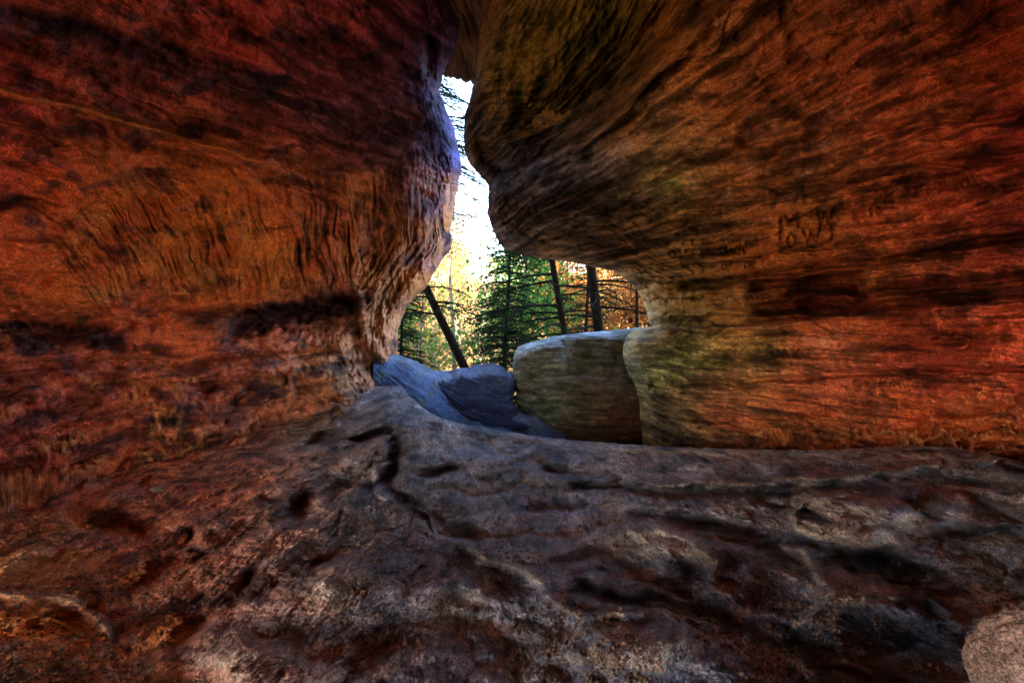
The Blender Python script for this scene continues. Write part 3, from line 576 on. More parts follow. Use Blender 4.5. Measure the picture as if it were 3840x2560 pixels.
    base = idw([(0,1700,.36,.10,.06),(300,1850,.34,.11,.07),(0,2150,.66,.34,.10),(150,2230,.62,.32,.10),(250,2120,.55,.27,.09),(0,2000,.45,.18,.07),(0,2350,.34,.15,.06),(0,2560,.50,.25,.09),(300,2450,.44,.21,.08),(500,2150,.44,.20,.08),(500,2450,.38,.2,.10),(450,2020,.24,.08,.06),(800,1850,.42,.16,.08),  # brighter orange at lower left paints in a warm glow
        (900,1700,.32,.14,.09),(1200,1600,.28,.22,.16),(1100,2000,.32,.19,.13),(900,2450,.30,.22,.2),(1400,1700,.18,.16,.17),(1450,2100,.24,.2,.18),(1500,2450,.24,.16,.14),(1650,1500,.3,.33,.42),(1800,1620,.30,.31,.36),(1900,1850,.22,.19,.18),(2100,1900,.20,.21,.30),
        (2300,1720,.34,.27,.22),(2800,1740,.42,.28,.2),(3400,1730,.44,.26,.18),(3840,1800,.46,.24,.16),(2100,2350,.26,.22,.2),(2600,2200,.25,.19,.16),(2400,2500,.17,.17,.22),(2900,2350,.34,.2,.13),(3100,1950,.34,.24,.18),(3300,2150,.25,.17,.16),
        (3400,2420,.18,.09,.09),(3600,2000,.34,.21,.16),(3750,2200,.26,.2,.18),(3840,2450,.46,.30,.22)], 3, 100)(U, V)
    wm = sst(1300, 500, U)[..., None]; base = base * (1 + wm * np.array([.25, -.05, -.2]))
    cool = sst(900, 1800, U)[..., None]; gy = base.mean(-1, keepdims=True); base = base * (1 - .75 * cool) + gy * np.array([.98, 1.0, 1.12]) * .75 * cool; base *= np.array([1.2, 1.04, .98]) * 1.45
    k = .6 * sst(.0, .4, fbm(wu / 200, wv / 80, 50., 6, .65)); C = base * (1 - k[..., None]) + np.array([.035,.035,.06]) * k[..., None]
    k = .55 * sst(-.02, .25, fbm(x * 1.6, y * 1.6, 50., 3)) * sst(-.2, -.9, h / .08 + 0 * x); 
    k = np.clip(crease * rgt * 1.1, 0, .9)[..., None]; C = C * (1 - k) + (base * .5 + np.array([.48,.30,.18]) * .7) * k
    k = (.6 * cool[..., 0] * sst(.12, .35, bil))[..., None]; C = C * (1 - k) + np.array([.10,.10,.15]) * k
    sed = sst(.008, .04, hf) * sst(-.4, .2, noise(wu / 120, wv / 70, 71.)) * .9
    C = C * (1 - sed[..., None]) + (base * .4 + np.array([.40,.28,.19]) * .9) * sed[..., None]
    for bx, by, rx_, ry_, an in ((2120,1900,170,80,-15),(2850,2025,110,50,20),(1560,1450,120,60,30),(2000,1700,260,40,5),(1540,2260,60,30,0)):  # blue skylight sheen painted on the floor in patches
        k = (.55 * blob(wu, wv, bx, by, rx_, ry_, an) * sst(-.2, .4, fbm(wu / 60, wv / 30, 88., 4)))[..., None]; C = C * (1 - k) + np.array([.17,.21,.46]) * k
    k = .5 * sand; C = C * (1 - k[..., None]) + (base * np.array([1.25,.95,.75])) * k[..., None]
    C *= np.exp(.55 * fbm(x * 4, y * 1.4, 5., 5, .7) + .5 * g + .22 * (ribs(A_ / 210, Q_ / 80, 6.0, 5) - .8) + .2 * (R2 - 1) + .4 * fbm(x * 25, y * 9, 5., 3, .7))[..., None]
    # far side of the crest drops away; near side runs back under and behind the camera
    bk = [P[0] + np.array(q) for q in ((0,.08,-.02),(0,.3,-.15),(0,.8,-.6),(0,1.2,-1.8))]
    fr = [P[-1] + np.array(q) for q in ((0,-.6,0),(0,-1.6,0),(0,-3,0),(0,-4.5,-.1),(0,-4.8,-.8))]
    P = np.concatenate([q[None] for q in bk[::-1]] + [P] + [q[None] for q in fr], 0)
    C = np.concatenate([C[:1]] * 4 + [C] + [C[-1:]] * 5, 0)
    return P, C
P, C = cave_floor(); FLOOR = P
o = build('rock_floor', P, C, M_floor); tag(o, kind='structure')

# ================================================================== CHUTE and LEDGE in the gap
def lip_sheet(u, topf, bottom, ctrl, hfun, cfun, prof, nrow=150, dens=1.0):
    """a sheet hanging from a top outline (photo px), rounded over its top and carried away behind it"""
    top = topf(u); s = np.linspace(0, 1, nrow) ** dens
    V = top[None, :] + (bottom - top[None, :]) * s[:, None]; U = np.broadcast_to(u[None, :], V.shape)
    P, C = sheet(U, V, ctrl, hfun, cfun)
    bk = [P[0] + np.array(q) for q in prof]
    P = np.concatenate([q[None] for q in bk[::-1]] + [P], 0); C = np.concatenate([C[:1]] * len(bk) + [C], 0)
    return P, C
u = np.arange(1400, 2120, 2.6)
tf = lambda u: np.interp(u, [1400,1488,1530,1570,1610,1645,1720,1800,1900,2120],[1325,1332,1352,1374,1390,1397,1420,1480,1540,1600]) + 2 * noise(u / 25, 1.)
def hc(U, V, P): 
    q = (U - 1500) * .75 - (V - 1380)
    return .05 * fbm(U / 110, V / 70, 2., 4) + .018 * ribs(q / 60, (U + V) / 300, 9., 4) + .006 * terr(2.5 * fbm(q / 90, (U + V) / 400, 4., 3)) + .022 * fbm(q / 22, (U + V) / 260, 3., 4) - .08 * np.exp(-(((V - 1440) - (U - 1600) * .5) / 34)**2) * sst(1560, 1640, U)
def cc(U, V, P):
    b = np.array([.09,.16,.36]) * (1 + .5 * fbm((U * .75 - V) / 25, (U + V) / 200, 8., 4))[..., None]  # blue skylight painted into the stone, palest along the crest
    k = sst(0, .35, fbm(U / 60, V / 60, 4., 4))[..., None] * .6; b = b * (1 - k) + np.array([.12,.15,.12]) * k
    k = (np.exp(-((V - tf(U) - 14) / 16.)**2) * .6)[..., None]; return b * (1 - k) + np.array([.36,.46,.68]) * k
P, C = lip_sheet(u, tf, 1760, [(1400,1325,9.6),(1490,1335,10.0),(1640,1400,10.2),(1500,1430,9.0),(1560,1520,8.3),(1700,1500,9.3),(1720,1600,8.6),(1850,1600,8.7),(2050,1640,8.4),(1400,1500,8.6),(1800,1480,10.0),(2100,1600,9.0),(1500,1760,7.4),(2100,1760,7.6)], hc, cc,
    [(0,.15,-.01),(0,.5,-.08),(0,1.2,-.4),(0,2.,-1.5),(0,2.4,-4)], 170)
o = build('rock_chute', P, C, M_floor); tag(o, 'smooth water-worn rock chute, painted blue as if skylit, spilling out of the gap by the left wall', 'rock')
u = np.concatenate([np.arange(1600, 1926, 2.2)])
u2 = np.concatenate([u, [1928,1931,1933,1934,1934.5]])
tf2 = lambda u: np.interp(u, [1600,1650,1700,1790,1870,1895,1908,1916,1926,1934.5],[1402,1391,1388,1372,1360,1366,1378,1400,1424,1440]) + 1.5 * noise(u / 14, 6.)
def hb(U, V, P):
    z = P[..., 2] + .25 * (P[..., 0])
    return .07 * fbm(P[..., 0] * .8, P[..., 1], z * 7, 5, .65) + .05 * terr(2.5 * fbm(P[..., 0] * .5, 0., z * 6, 3), .8) + .03 * ridged(P[..., 0] * .5, 0., z * 9, 2) - .12 * np.exp(-((V - 1500 - (U - 1850) * .1) / 24)**2) * sst(1700, 1800, U)
def cb(U, V, P): return np.array([.07,.10,.24]) * (1 + .7 * fbm(P[..., 0] * 2, P[..., 1], P[..., 2] * 12, 4, .6))[..., None]  # blue of skylit shade painted into the ledge colour
# rows go down the face; each row also runs right, round the boulder's corner
s = np.linspace(0, 1, 130)
right = lambda v: np.interp(v, [1360,1400,1430,1500,1540,1570,1600,1640,1760],[1895,1916,1930,1928,1948,1975,2020,2042,2045])
top = lambda t: np.interp(t, [0,.15,.3,.58,.82,.9,.95,1],[1402,1391,1388,1372,1362,1368,1385,1410])
tt = np.concatenate([np.linspace(0, .9, 130)[:-1], np.linspace(.9, 1, 40)])
T, S = np.meshgrid(tt, s); V = top(T) + (1720 - top(T)) * S; U = 1590 + (right(V) + 3 * noise(V / 12., 4.) - 1590) * T
f = tps([(a, b, 1/c) for a, b, c in [(1590,1400,10.3),(1590,1700,9.0),(1750,1380,9.7),(1900,1370,9.5),(1900,1450,9.3),(1750,1480,9.35),(1850,1550,9.0),(2020,1630,8.7),(1800,1700,8.6),(2040,1700,8.5),(1700,1560,9.0)]])
D = 1 / f(U, V); rr = np.clip((right(V) - U) / 45, 0, 1); D = D + .3 * (1 - np.sqrt(np.clip(1 - (1 - rr)**2, 0, 1))) + .9 * sst(.12, 0, S) * 1.0
P = at(U, V, D); n = normals(P); P = P + n * (hb(U, V, P) * (.3 + .7 * np.minimum(rr, sst(0, .15, S))))[..., None]; C = cb(U, V, P)
rc = [P[:, -1] + np.array(q) for q in ((-.02,.15,0),(-.1,.5,0),(-.3,1.2,0),(-.8,2.5,-.2))]
P = np.concatenate([P] + [q[:, None] for q in rc], 1); C = np.concatenate([C] + [C[:, -1:]] * 4, 1)
bk = [P[0] + np.array(q) for q in ((0,.2,-.01),(0,.8,-.06),(0,1.6,-.3),(0,2.2,-3))]
P = np.concatenate([q[None] for q in bk[::-1]] + [P], 0); C = np.concatenate([C[:1]] * 4 + [C], 0)
o = build('rock_ledge', P, C, M_floor); tag(o, 'low layered rock ledge, painted dark blue as skylit shade, between the chute and the rounded boulder', 'rock')

# ================================================================== BOULDER in the window
def boulder():
    tt = np.concatenate([np.linspace(0, .12, 50)[:-1], np.linspace(.12, 1, 190)]); s = np.concatenate([np.linspace(0, .16, 60)[:-1], np.linspace(.16, 1, 150)])
    T, S = np.meshgrid(tt, s)
    topx = lambda u: np.interp(u, [1920,1935,1955,2000,2080,2180,2290,2400,2520],[1345,1310,1298,1283,1262,1250,1241,1229,1222])
    left = lambda v: np.interp(v, [1225,1300,1320,1345,1400,1440,1470,1500,1530,1560,1600,1640,1760],[1948,1944,1930,1925,1920,1926,1936,1930,1950,1975,2015,2040,2050])
    V0 = 1225 + (1760 - 1225) * S; Ug = left(V0) + 3 * noise(V0 / 14, 9.) + (2520 - left(V0)) * T
    V = topx(Ug) + (1760 - topx(Ug)) * S; Ug = left(V) + 3 * noise(V / 14, 9.) + (2520 - left(V)) * T
    f = tps([(a, b, 1/c) for a, b, c in [(1930,1350,9.5),(1950,1500,9.2),(2040,1640,8.9),(2100,1400,8.9),(2100,1290,9.1),(2300,1290,8.9),(2300,1400,8.7),(2400,1500,8.7),(2300,1600,8.6),(2100,1600,8.75),(2500,1300,9.),(2500,1700,8.7),(2050,1740,8.8)]])
    D = 1 / f(Ug, V)
    rr = np.clip((Ug - left(V)) / 70, 0, 1); rt = np.clip((V - topx(Ug)) / 48, 0, 1)
    D = D + .5 * (1 - np.sqrt(np.clip(1 - (1 - rr)**2, 0, 1))) + 1.1 * (1 - np.sqrt(np.clip(1 - (1 - rt)**2, 0, 1)))
    P = at(Ug, V, D); n = normals(P); x, y, z = P[..., 0], P[..., 1], P[..., 2]
    wu = Ug + 14 * fbm(Ug / 60, V / 60, 1., 3); wv = V + 10 * fbm(Ug / 60, V / 60, 6., 3)
    h = .05 * fbm(x * 1.5, y, z * 2, 3) + .03 * fbm(x * .7, y * .7, z * 9, 4, .6)
    h -= .09 * line(wu, wv, [(1930,1388),(2050,1392),(2170,1400)], 9) + .05 * line(wu, wv, [(1960,1470),(2100,1455),(2300,1420)], 8) + .05 * line(wu, wv, [(1990,1520),(2150,1500),(2330,1500)], 7)+ .05 * line(wu, wv, [(2000,1575),(2100,1615),(2300,1640)], 7)
    h -= .10 * sst(2105, 2135, wu + (wv - 1340) * -.35) * sst(1268, 1290, wv) * sst(1440, 1390, wv) * sst(2340, 2310, wu)
    h = h * 1.5 + .045 * terr(2.4 * fbm(x * .5, 0 * x, z * 5, 3), .75) + .02 * ribs(x * 4, y * 4, z * 5, 4)
    h -= .02 * carve(Ug, V, 'CRYS', 2245, 1520, 14, 18, -.1, 3.5, 1.5)
    P = push(P, n, h * (.25 + .75 * np.minimum(rr, rt)))
    C = idw([(1960,1400,.34,.30,.2),(2030,1330,.36,.31,.24),(2050,1540,.34,.36,.25),(2200,1340,.16,.13,.06),(2250,1250,.8,.95,1.5),(2080,1270,.8,.9,1.3),(2000,1295,.8,.9,1.2),(2330,1300,.24,.2,.1),(2200,1480,.22,.13,.06),(2300,1580,.28,.08,.03),(2150,1620,.32,.16,.08),(2400,1600,.26,.07,.03)], 3, 30)(Ug, V)  # pale blue entries paint skylight on the boulder's top
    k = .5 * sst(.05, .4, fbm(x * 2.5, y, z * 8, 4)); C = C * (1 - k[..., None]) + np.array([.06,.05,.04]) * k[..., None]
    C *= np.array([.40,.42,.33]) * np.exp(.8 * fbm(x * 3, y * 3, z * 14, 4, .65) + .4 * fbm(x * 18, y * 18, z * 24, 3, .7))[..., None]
    lc = [P[:, 0] + np.array(q) for q in ((.02,.15,0),(.1,.5,0),(.4,1.2,0),(1.4,2.4,0))]
    P = np.concatenate([q[:, None] for q in lc[::-1]] + [P], 1); C = np.concatenate([C[:, :1]] * 4 + [C], 1)
    bk = [P[0] + np.array(q) for q in ((0,.25,0),(0,.8,-.05),(0,1.6,-.3),(0,2.4,-3))]
    P = np.concatenate([q[None] for q in bk[::-1]] + [P], 0); C = np.concatenate([C[:1]] * 4 + [C], 0)
    return P, C
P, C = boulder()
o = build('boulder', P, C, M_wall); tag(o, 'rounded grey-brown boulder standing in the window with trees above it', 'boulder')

# ================================================================== LOOSE STONES on the floor
def stone_mesh(name, r, sq, seed, rg=.35):
    bpy_me = bpy.data.meshes.new(name)
    nu, nv = (40, 24) if rg > .3 else (260, 150); th = np.linspace(0, 2*math.pi, nu, endpoint=False); ph = np.linspace(0.02, math.pi - .02, nv)
    T, Ph = np.meshgrid(th, ph); d = np.stack([np.sin(Ph) * np.cos(T), np.sin(Ph) * np.sin(T), np.cos(Ph)], -1)
    rad = 1 + rg * fbm(d[..., 0] * 1.4 + seed, d[..., 1] * 1.4, d[..., 2] * 1.4, 4, .55)
    if rg < .3: rad = rad + .016 * ribs(d[..., 0] * 5 + seed, d[..., 1] * 5, d[..., 2] * 5, 4) + .012 * fbm(d[..., 0] * 14, d[..., 1] * 14, d[..., 2] * 14, 4, .7)
    P = d * rad[..., None] * np.array([r, r * .8, r * sq]); bpy_me.vertices.add(nu * nv); bpy_me.vertices.foreach_set('co', P.reshape(-1).astype(np.float32))
    i = np.arange(nu * nv).reshape(nv, nu); j = np.roll(i, -1, 1)
    quads(bpy_me, np.stack([i[:-1], i[1:], j[1:], j[:-1]], -1).reshape(-1, 4)); return bpy_me, P
def ray_floor(px, py):
    """nearest floor vertex to the photo ray"""
    G = FLOOR[4:-5].reshape(-1, 3); d = G - CAM; c, sn = math.cos(PITCH), math.sin(PITCH)
    dep = d[:, 1] * c - d[:, 2] * sn; up = d[:, 1] * sn + d[:, 2] * c
    X = 1920 + F * d[:, 0] / dep; Yp = 1280 - F * up / dep
    return G[np.argmin((X - px)**2 + (Yp - py)**2)]
def stone(px, py, rpx, sq, col, label, name='stone', cat='stone', sink=.25, group=None):
    g = ray_floor(px, py); D = g[1]; r = rpx / F * D
    me, P = stone_mesh(name, r, sq, px * .01, .35 if rpx < 100 else .13)
    setcol(me, np.array(col) * (1 + .4 * fbm(P[..., 0] * 8 / max(r, .1) * .3, P[..., 1] * 8, P[..., 2] * 8, 3)).reshape(-1, 1))
    o = link(name, me, M_floor if rpx < 100 else M_wall); o.location = (g[0], g[1], g[2] + r * sq * (1 - sink) * .6); o.rotation_euler = (0, 0, px)
    return tag(o, label, cat, group)
stone(3955, 2620, 300, .85, (.60,.36,.27), 'large pale pinkish boulder cut off by the lower right corner', 'boulder', 'boulder', .5)
stone(1650, 1925, 13, .7, (.24,.22,.24), 'small grey stone in the central gully under the row of pebbles')
stone(1690, 1948, 22, .45, (.2,.19,.2), 'flat grey stone lying in the sandy bowl right of the gully')
stone(1628, 1868, 7, .8, (.28,.24,.22), 'tiny pebble just above the small grey stone')
stone(1640, 1900, 7, .8, (.3,.27,.25), 'tiny pale pebble beside the small grey stone')
stone(1786, 2290, 11, 1.1, (.07,.03,.03), 'dark red-brown pebble alone on the lower centre slab')
stone(1612, 2285, 8, .9, (.3,.07,.04), 'small rust-red pebble left of the dark pebble')
stone(1648, 2000, 6, .9, (.3,.1,.06), 'rust-coloured pebble at the end of the thin ridge')
stone(345, 1795, 14, .7, (.5,.22,.14), 'knobbly pinkish stone on the sand below the left wall')
stone(400, 1800, 11, .7, (.5,.24,.16), 'second pinkish stone, right of the knobbly one')
stone(590, 1836, 34, .25, (.5,.26,.14), 'thin flat flake of stone lying on the left sand')
stone(3728, 2182, 9, .8, (.5,.22,.16), 'small pinkish pebble near the right edge of the floor')
stone(2640, 2085, 10, .8, (.34,.24,.19), 'rounded brown pebble behind the centre right hump')
stone(2765, 2098, 11, .5, (.28,.2,.17), 'flat brown pebble at the right end of the twig')
def grit():
    G = FLOOR[6:-6].reshape(-1, 3); m = (G[:, 1] > 1.6) & (G[:, 1] < 6.0) & (np.abs(G[:, 0]) < 4.5); G = G[m]
    k = noise(G[:, 0] * 1.3, G[:, 1] * 1.3, 3.) + .5 * noise(G[:, 0] * 4, G[:, 1] * 4, 3.) > .02; G = G[k]
    i = RNG.integers(0, len(G), 26000); c = G[i] + RNG.normal(0, .008, (26000, 3)) * np.array([1, 1, 0])
    r = RNG.gamma(2., .0016, 26000) + .0014; V6 = np.array([[1,0,0],[-1,0,0],[0,1,0],[0,-1,0],[0,0,1],[0,0,-1]], float)
    jit = 1 + .3 * RNG.standard_normal((26000, 6, 1)); Vt = c[:, None] + V6[None] * r[:, None, None] * jit + np.array([0, 0, .3]) * r[:, None, None]
    fc = np.array([[4,0,2],[4,2,1],[4,1,3],[4,3,0],[5,2,0],[5,1,2],[5,3,1],[5,0,3]])
    me = bpy.data.meshes.new('sand_grit'); me.vertices.add(26000 * 6); me.vertices.foreach_set('co', Vt.reshape(-1).astype(np.float32))
    quads(me, (np.arange(26000)[:, None, None] * 6 + fc[None]).reshape(-1, 3))
    cc = np.array([.34,.17,.10])[None] * (.4 + 1.3 * RNG.random((26000, 1))) ; setcol(me, np.repeat(cc, 6, 0)); o = link('sand_grit', me, M_floor); tag(o, 'coarse reddish sand grains scattered in the hollows of the cave floor', 'sand', kind='stuff')
grit()

# ================================================================== OUTSIDE GROUND
def gz(x, y):
    x = np.asarray(x, float); y = np.asarray(y, float)
    z = np.interp(y, [-60,-8,-2,8,12,18,26,34,60,110,170,400,900],[-.4,-.5,-.6,-1.6,-2.2,-4.2,-5.6,-5.0,-1.0,6,11,20,22])
    return z + .5 * fbm(x * .12, y * .12, 0., 3) * np.clip((np.abs(y - 4) - 6) / 6, 0, 1) * (1 + y / 60 * (y > 0))
ys = np.concatenate([np.linspace(-60, 10, 50), np.linspace(11, 130, 170), np.linspace(135, 900, 40)]); xs = np.concatenate([np.linspace(-700, -62, 30), np.linspace(-60, 60, 150), np.linspace(62, 700, 30)])
X, Y = np.meshgrid(xs, ys); P = np.stack([X, Y, gz(X, Y)], -1)
lf = fbm(X * .5, Y * .5, 0., 4)
C = np.array([.30,.15,.05]) * (1 + .5 * lf)[..., None]; C = np.where((Y < 0)[..., None], np.array([.62,.36,.16]), C)  # unseen orange ground behind the camera, added to bounce warm light in
M_ground = rock_mat('leaf_litter', grain=1.2, bump=1.0, spec=.1)
o = build('ground', P, C, M_ground); tag(o, kind='structure')

# ================================================================== TREES
def leaf_mat(name, col, trans=.45, var=.35):
    m = bpy.data.materials.new(name); m.use_nodes = True; t = m.node_tree; N = t.nodes; N.clear()
    out = N.new('ShaderNodeOutputMaterial'); d = N.new('ShaderNodeBsdfDiffuse'); tr = N.new('ShaderNodeBsdfTranslucent'); mx = N.new('ShaderNodeMixShader')
    geo = N.new('ShaderNodeNewGeometry'); hs = N.new('ShaderNodeHueSaturation'); mr = N.new('ShaderNodeMapRange'); mr2 = N.new('ShaderNodeMapRange')
    hs.inputs['Color'].default_value = (*col, 1); mr.inputs[3].default_value = 1 - var * 1.2; mr.inputs[4].default_value = 1 + var * 1.4
    mr2.inputs[3].default_value = .5 - var * .08; mr2.inputs[4].default_value = .5 + var * .10
    t.links.new(geo.outputs['Random Per Island'], mr.inputs[0]); t.links.new(mr.outputs[0], hs.inputs['Value'])
    t.links.new(geo.outputs['Random Per Island'], mr2.inputs[0]); t.links.new(mr2.outputs[0], hs.inputs['Hue'])
    t.links.new(hs.outputs[0], d.inputs[0]); t.links.new(hs.outputs[0], tr.inputs[0]); mx.inputs[0].default_value = trans
    t.links.new(d.outputs[0], mx.inputs[1]); t.links.new(tr.outputs[0], mx.inputs[2]); t.links.new(mx.outputs[0], out.inputs[0]); return m
def bark_mat(name, col):
    m = rock_mat(name, grain=.6, bump=1.2, spec=.1); nd = m.node_tree.nodes
    for n in nd:
        if n.type == 'VECT_MATH': 
            for l in list(m.node_tree.links):
                if l.to_socket == n.inputs[0]: m.node_tree.links.remove(l)
            n.inputs[0].default_value = col
    return m
M_hem = leaf_mat('hemlock_needles', (.022,.044,.018), .35); M_bark = bark_mat('dark_bark', (.02,.014,.010)); M_pale = bark_mat('pale_bark', (.34,.27,.19))
M_or = leaf_mat('orange_leaves', (.34,.12,.03)); M_ye = leaf_mat('yellow_leaves', (.36,.25,.07)); M_yg = leaf_mat('yellow_green_leaves', (.18,.22,.05)); M_gr = leaf_mat('green_leaves', (.10,.20,.04)); M_tan = leaf_mat('tan_leaves', (.34,.24,.13))
class Tubes:
    def __init__(s): s.v = []; s.f = []; s.n = 0
    def add(s, pts, r0, r1, k=6):
        pts = np.asarray(pts, float); m = len(pts); t = np.gradient(pts, axis=0); t /= np.linalg.norm(t, axis=1, keepdims=True) + 1e-9
        up = np.where(np.abs(t[:, 2:]) > .9, np.array([[1., 0, 0]]), np.array([[0, 0, 1.]])); a = np.cross(t, up); a /= np.linalg.norm(a, axis=1, keepdims=True) + 1e-9; b = np.cross(t, a)
        r = np.linspace(r0, r1, m)[:, None, None]; th = np.arange(k) * 2 * math.pi / k
        s.v.append((pts[:, None] + r * (a[:, None] * np.cos(th)[None, :, None] + b[:, None] * np.sin(th)[None, :, None])).reshape(-1, 3))
        i = np.arange(m * k).reshape(m, k) + s.n; j = np.roll(i, -1, 1)
        s.f.append(np.stack([i[:-1], j[:-1], j[1:], i[1:]], -1).reshape(-1, 4)); s.n += m * k
    def mesh(s, name):
        me = bpy.data.meshes.new(name); v = np.concatenate(s.v); me.vertices.add(len(v)); me.vertices.foreach_set('co', v.reshape(-1).astype(np.float32)); quads(me, np.concatenate(s.f)); return me
def cards(name, c, a, b):
    """leaf quads: centres c, half axes a, b -> diamonds"""
    v = np.stack([c - a, c - b, c + a, c + b], 1); me = bpy.data.meshes.new(name); me.vertices.add(len(c) * 4); me.vertices.foreach_set('co', v.reshape(-1).astype(np.float32))
    quads(me, np.arange(len(c) * 4).reshape(-1, 4)); return me
def rv(n): 
    a = RNG.standard_normal((n, 3)); return a / np.linalg.norm(a, axis=1, keepdims=True)
def hemlock(base, top, r, z0, nb, blen, label, name='hemlock_tree', droop=.25, dens=1.0, side=None, group=None, leafy=1.0):
    """base, top: trunk ends (world); branches start at height z0 (world)"""
    base = np.array(base, float); top = np.array(top, float); L = np.linalg.norm(top - base)
    root = bpy.data.objects.new(name, None); COL.objects.link(root); root.location = base
    tag(root, label, 'tree', group)
    t = np.linspace(0, 1, 24)[:, None]; tp = (top - base) * t + np.stack([.05 * np.sin(t[:, 0] * 9), .05 * np.cos(t[:, 0] * 7), 0 * t[:, 0]], -1)
    tb = Tubes(); tb.add(tp, r * 1.15, r * .25, 10)
    trunk = link('trunk', tb.mesh('trunk'), M_bark, root)
    br = Tubes(); cs = []; As = []; Bs = []
    for i in range(nb):
        f = RNG.random(); zz = z0 + (top[2] - z0) * f; k = (zz - base[2]) / (top[2] - base[2]); p0 = (top - base) * k
        az = RNG.uniform(0, 2 * math.pi) if side is None else RNG.normal(side, .7)
        ln = blen * (1 - .65 * f) * RNG.uniform(.55, 1.1); u = np.linspace(0, 1, 9)
        d = np.array([math.cos(az), math.sin(az), 0]); perp = np.array([-d[1], d[0], 0])
        rise = RNG.uniform(-.1, .35); wv_ = RNG.uniform(-.15, .15)
        pts = p0 + d * (u * ln)[:, None] + np.array([0, 0, 1]) * ((rise * u - (rise + droop) * u**2.2) * ln)[:, None] + perp * (wv_ * np.sin(u * 3) * ln)[:, None]
        br.add(pts, .012 + .010 * ln, .004, 5)
        nt_ = int(ln * 11 * dens)
        for j in range(nt_):
            q = RNG.uniform(.15, 1); p = np.array([np.interp(q, u, pts[:, m_]) for m_ in range(3)]); sd = RNG.choice([-1, 1])
            tl = ln * .32 * (1.1 - q) + .12; dr = d * .6 + perp * sd * RNG.uniform(.5, 1) + np.array([0, 0, RNG.uniform(-.3, .1)]); dr /= np.linalg.norm(dr)
            uu = np.linspace(0, 1, 4); tw = p + dr * (uu * tl)[:, None] + np.array([0, 0, -1]) * (.25 * tl * uu**2)[:, None]
            if tl > .25: br.add(tw, .005, .002, 3)
            n_ = int(tl * 32 * leafy) + 2
            qq = RNG.random(n_); c = p + dr * (qq * tl)[:, None] + np.array([0, 0, -1]) * (.25 * tl * qq**2)[:, None]
            s2 = RNG.choice([-1, 1], n_)[:, None]; pr = np.cross(dr, [0, 0, 1]); ld = dr * .7 + pr * s2 * RNG.uniform(.3, 1, (n_, 1)) + RNG.normal(0, .18, (n_, 3)); ld /= np.linalg.norm(ld, axis=1, keepdims=True)
            lh = RNG.uniform(.022, .05, (n_, 1)); wd_ = np.cross(ld, rv(n_)); wd_ /= np.linalg.norm(wd_, axis=1, keepdims=True) + 1e-9
            cs.append(c + ld * lh); As.append(ld * lh); Bs.append(wd_ * lh * .32)
    me = br.mesh('branches'); link('branches', me, M_bark, root)
    link('crown', cards('crown', np.concatenate(cs), np.concatenate(As), np.concatenate(Bs)), M_hem, root)
    return root
def trunk_at(px0, py0, px1, py1, D, zb, zt, D1=None):
    """trunk line through two photo points at distance D, from height zb to zt"""
    a = at(px0, py0, D1 or D); b = at(px1, py1, D); k = lambda z: b + (a - b) * (z - b[2]) / (a[2] - b[2]); return k(zb), k(zt)
b_, t_ = trunk_at(1612, 1095, 1738, 1380, 13.2, -2.6, 8.0)
hemlock(b_, t_, .12, 1.2, 70, 2.0, 'leaning dark hemlock trunk close behind the chute, tilted to the left', leafy=.9)
b_, t_ = trunk_at(2068, 960, 2112, 1258, 14.5, -3, 13)
hemlock(b_, t_, .095, .4, 60, 3.2, 'thinner of the two dark hemlock trunks in the window, slightly tilted', leafy=.5, dens=.7)
b_, t_ = trunk_at(2215, 1010, 2240, 1245, 15.0, -3, 14)
hemlock(b_, t_, .15, .6, 50, 3.0, 'thickest straight dark trunk, in front of orange leaves in the window', leafy=.35, dens=.55)
hemlock((-.25, 16.5, -3.8), (-.1, 16.8, 4.0), .10, -1.6, 210, 1.9, 'full dark green hemlock in the middle of the window, left of the thin trunk', dens=1.1, leafy=1.1)
hemlock((-2.75, 14.8, -2.9), (-2.95, 15, 3.0), .06, -1.6, 150, 1.5, 'dark bushy hemlock low beside the left wall behind the leaning trunk', dens=1.3, leafy=1.2)
hemlock((-3.8, 17., -3.5), (-3.5, 17.2, 17.), .16, 4.6, 150, 4.2, 'tall hemlock whose thin sprays cross the sky in the narrow slit', dens=.9, leafy=.8, side=0.0)
hemlock((2.5, 19, -4.2), (2.5, 19, 4.2), .10, -1.2, 70, 1.7, 'small green hemlock between the two upright trunks', dens=1.2)
hemlock((3.9, 18, -4.2), (4.1, 18.2, 9), .07, -1., 60, 1.6, 'slim bare-branched hemlock at the right edge of the window', dens=.6, leafy=.4)

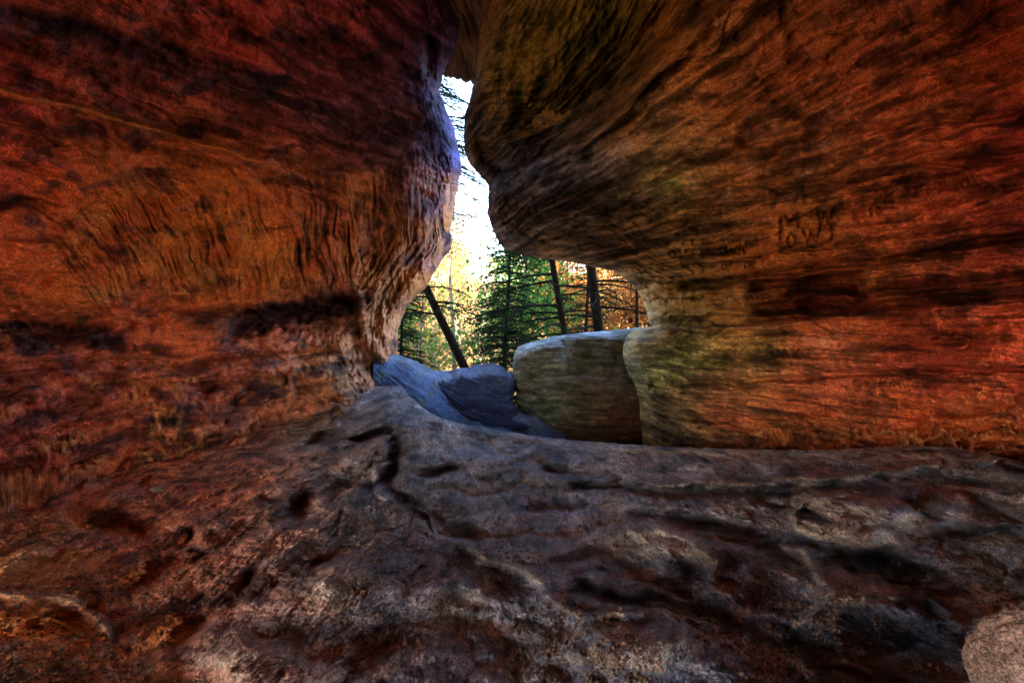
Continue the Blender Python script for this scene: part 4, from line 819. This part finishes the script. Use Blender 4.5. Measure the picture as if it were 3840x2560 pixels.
def broadleaf(name, label, mat, hgt, rad, nl, sz, group, barkm, seed):
    global RNG
    RNG = np.random.default_rng(seed)
    root = bpy.data.objects.new(name, None); COL.objects.link(root); tag(root, label, 'tree', group)
    tb = Tubes(); ln = RNG.uniform(-.04, .04) * hgt; u = np.linspace(0, 1, 12)
    tr = np.stack([ln * u**2, .02 * hgt * np.sin(u * 4), hgt * u], -1); tb.add(tr, .016 * hgt, .003 * hgt, 7)
    ends = []
    for i in range(34):
        q = RNG.uniform(.28, .98); p = np.array([np.interp(q, u, tr[:, m]) for m in range(3)]); az = RNG.uniform(0, 6.28); l = rad * RNG.uniform(.5, 1.15) * (1.25 - .8 * q)
        d = np.array([math.cos(az), math.sin(az), RNG.uniform(.2, .9)]); k = np.linspace(0, 1, 5)[:, None]; pt = p + d * l * k + np.array([0, 0, .2]) * l * k**2; tb.add(pt, .005 * hgt * (1.1 - q) + .01, .006, 4)
        ends += [pt[2], pt[3], pt[4]]
        for _ in range(2):
            e = pt[3] + rv(1)[0] * l * .5; tb.add(np.array([pt[2], (pt[2] + e) / 2 + .05, e]), .01, .004, 3); ends.append(e)
    link('trunk', tb.mesh('trunk'), barkm, root)
    ends = np.array(ends); i = RNG.integers(0, len(ends), nl); c = ends[i] + RNG.normal(0, .11 * rad + .12, (nl, 3)); a = rv(nl); b = np.cross(a, rv(nl)); b /= np.linalg.norm(b, axis=1, keepdims=True)
    s = sz * RNG.uniform(.6, 1.3, (nl, 1)); link('crown', cards('crown', c, a * s, b * s * .7), mat, root); return root
kinds = [('autumn_tree', 'glowing orange-leaved autumn tree on the far slope', M_or, 11, 3.0, 5200, .085, 'orange autumn trees on the slope', M_bark, 1),
         ('autumn_tree', 'yellow-leaved tree with a pale trunk on the far slope', M_ye, 13, 2.6, 4200, .08, 'yellow autumn trees on the slope', M_pale, 2),
         ('autumn_tree', 'yellow-green sunlit tree on the far slope', M_yg, 10, 2.9, 5200, .085, 'yellow-green trees on the slope', M_pale, 3),
         ('shade_tree', 'dark green young tree outside the cave', M_gr, 7, 2.4, 5200, .075, 'green young trees beyond the ledge', M_bark, 4),
         ('bare_tree', 'nearly bare tan tree with a pale slender trunk', M_tan, 15, 2.8, 1300, .07, 'bare tan trees on the slope', M_pale, 5)]
protos = [broadleaf(*k) for k in kinds]
def copy_tree(o, parent=None):
    c = o.copy(); COL.objects.link(c); c.parent = parent
    for ch in list(o.children): copy_tree(ch, c)
    return c
used = [False] * 5; rnd = random.Random(5)
def place(k, x, y, s=1.0):
    o = protos[k] if not used[k] else copy_tree(protos[k]); used[k] = True
    o.location = (x, y, float(gz(x, y)) - .1); o.rotation_euler = (0, 0, rnd.uniform(0, 6.28)); o.scale = (s, s, s * rnd.uniform(.9, 1.15)); return o
n_ = 0
for row, (yy, nrow) in enumerate([(24, 5), (30, 7), (37, 9), (46, 11), (57, 13), (70, 15), (86, 17)]):
    for i in range(nrow):
        fx = -0.30 + .62 * (i + rnd.uniform(.1, .9)) / nrow      # direction across the opening
        y = yy + rnd.uniform(-3, 3); x = fx * y
        if fx < -.16: k = rnd.choice([3, 2, 0, 3])
        elif fx < -.02: k = rnd.choice([1, 2, 4, 1, 2, 4])
        elif fx < .08: k = rnd.choice([2, 3, 1, 3])
        else: k = rnd.choice([0, 0, 4, 0, 1])
        place(k, x, y, (1.5 + (rnd.uniform(.04, .13) if not -.14 < fx < -.02 else rnd.uniform(.09, .165)) * y - float(gz(x, y))) / kinds[k][3])
# low shrubs that hide the bank just outside
def shrub_stuff():
    n = 26000; y = RNG.uniform(19, 42, n); x = RNG.uniform(-.36, .34, n) * y; h = np.clip(noise(x * .5, y * .5) + .5, .05, 1) * 2.2; z = gz(x, y) + RNG.random(n)**1.6 * h
    c = np.stack([x, y, z], -1); a = rv(n); b = np.cross(a, rv(n)); b /= np.linalg.norm(b, axis=1, keepdims=True); s = RNG.uniform(.03, .09, (n, 1))
    o = link('undergrowth', cards('undergrowth', c, a * s, b * s * .6), M_yg); tag(o, 'yellow-green undergrowth covering the slope below the trees', 'undergrowth', kind='stuff')
shrub_stuff()
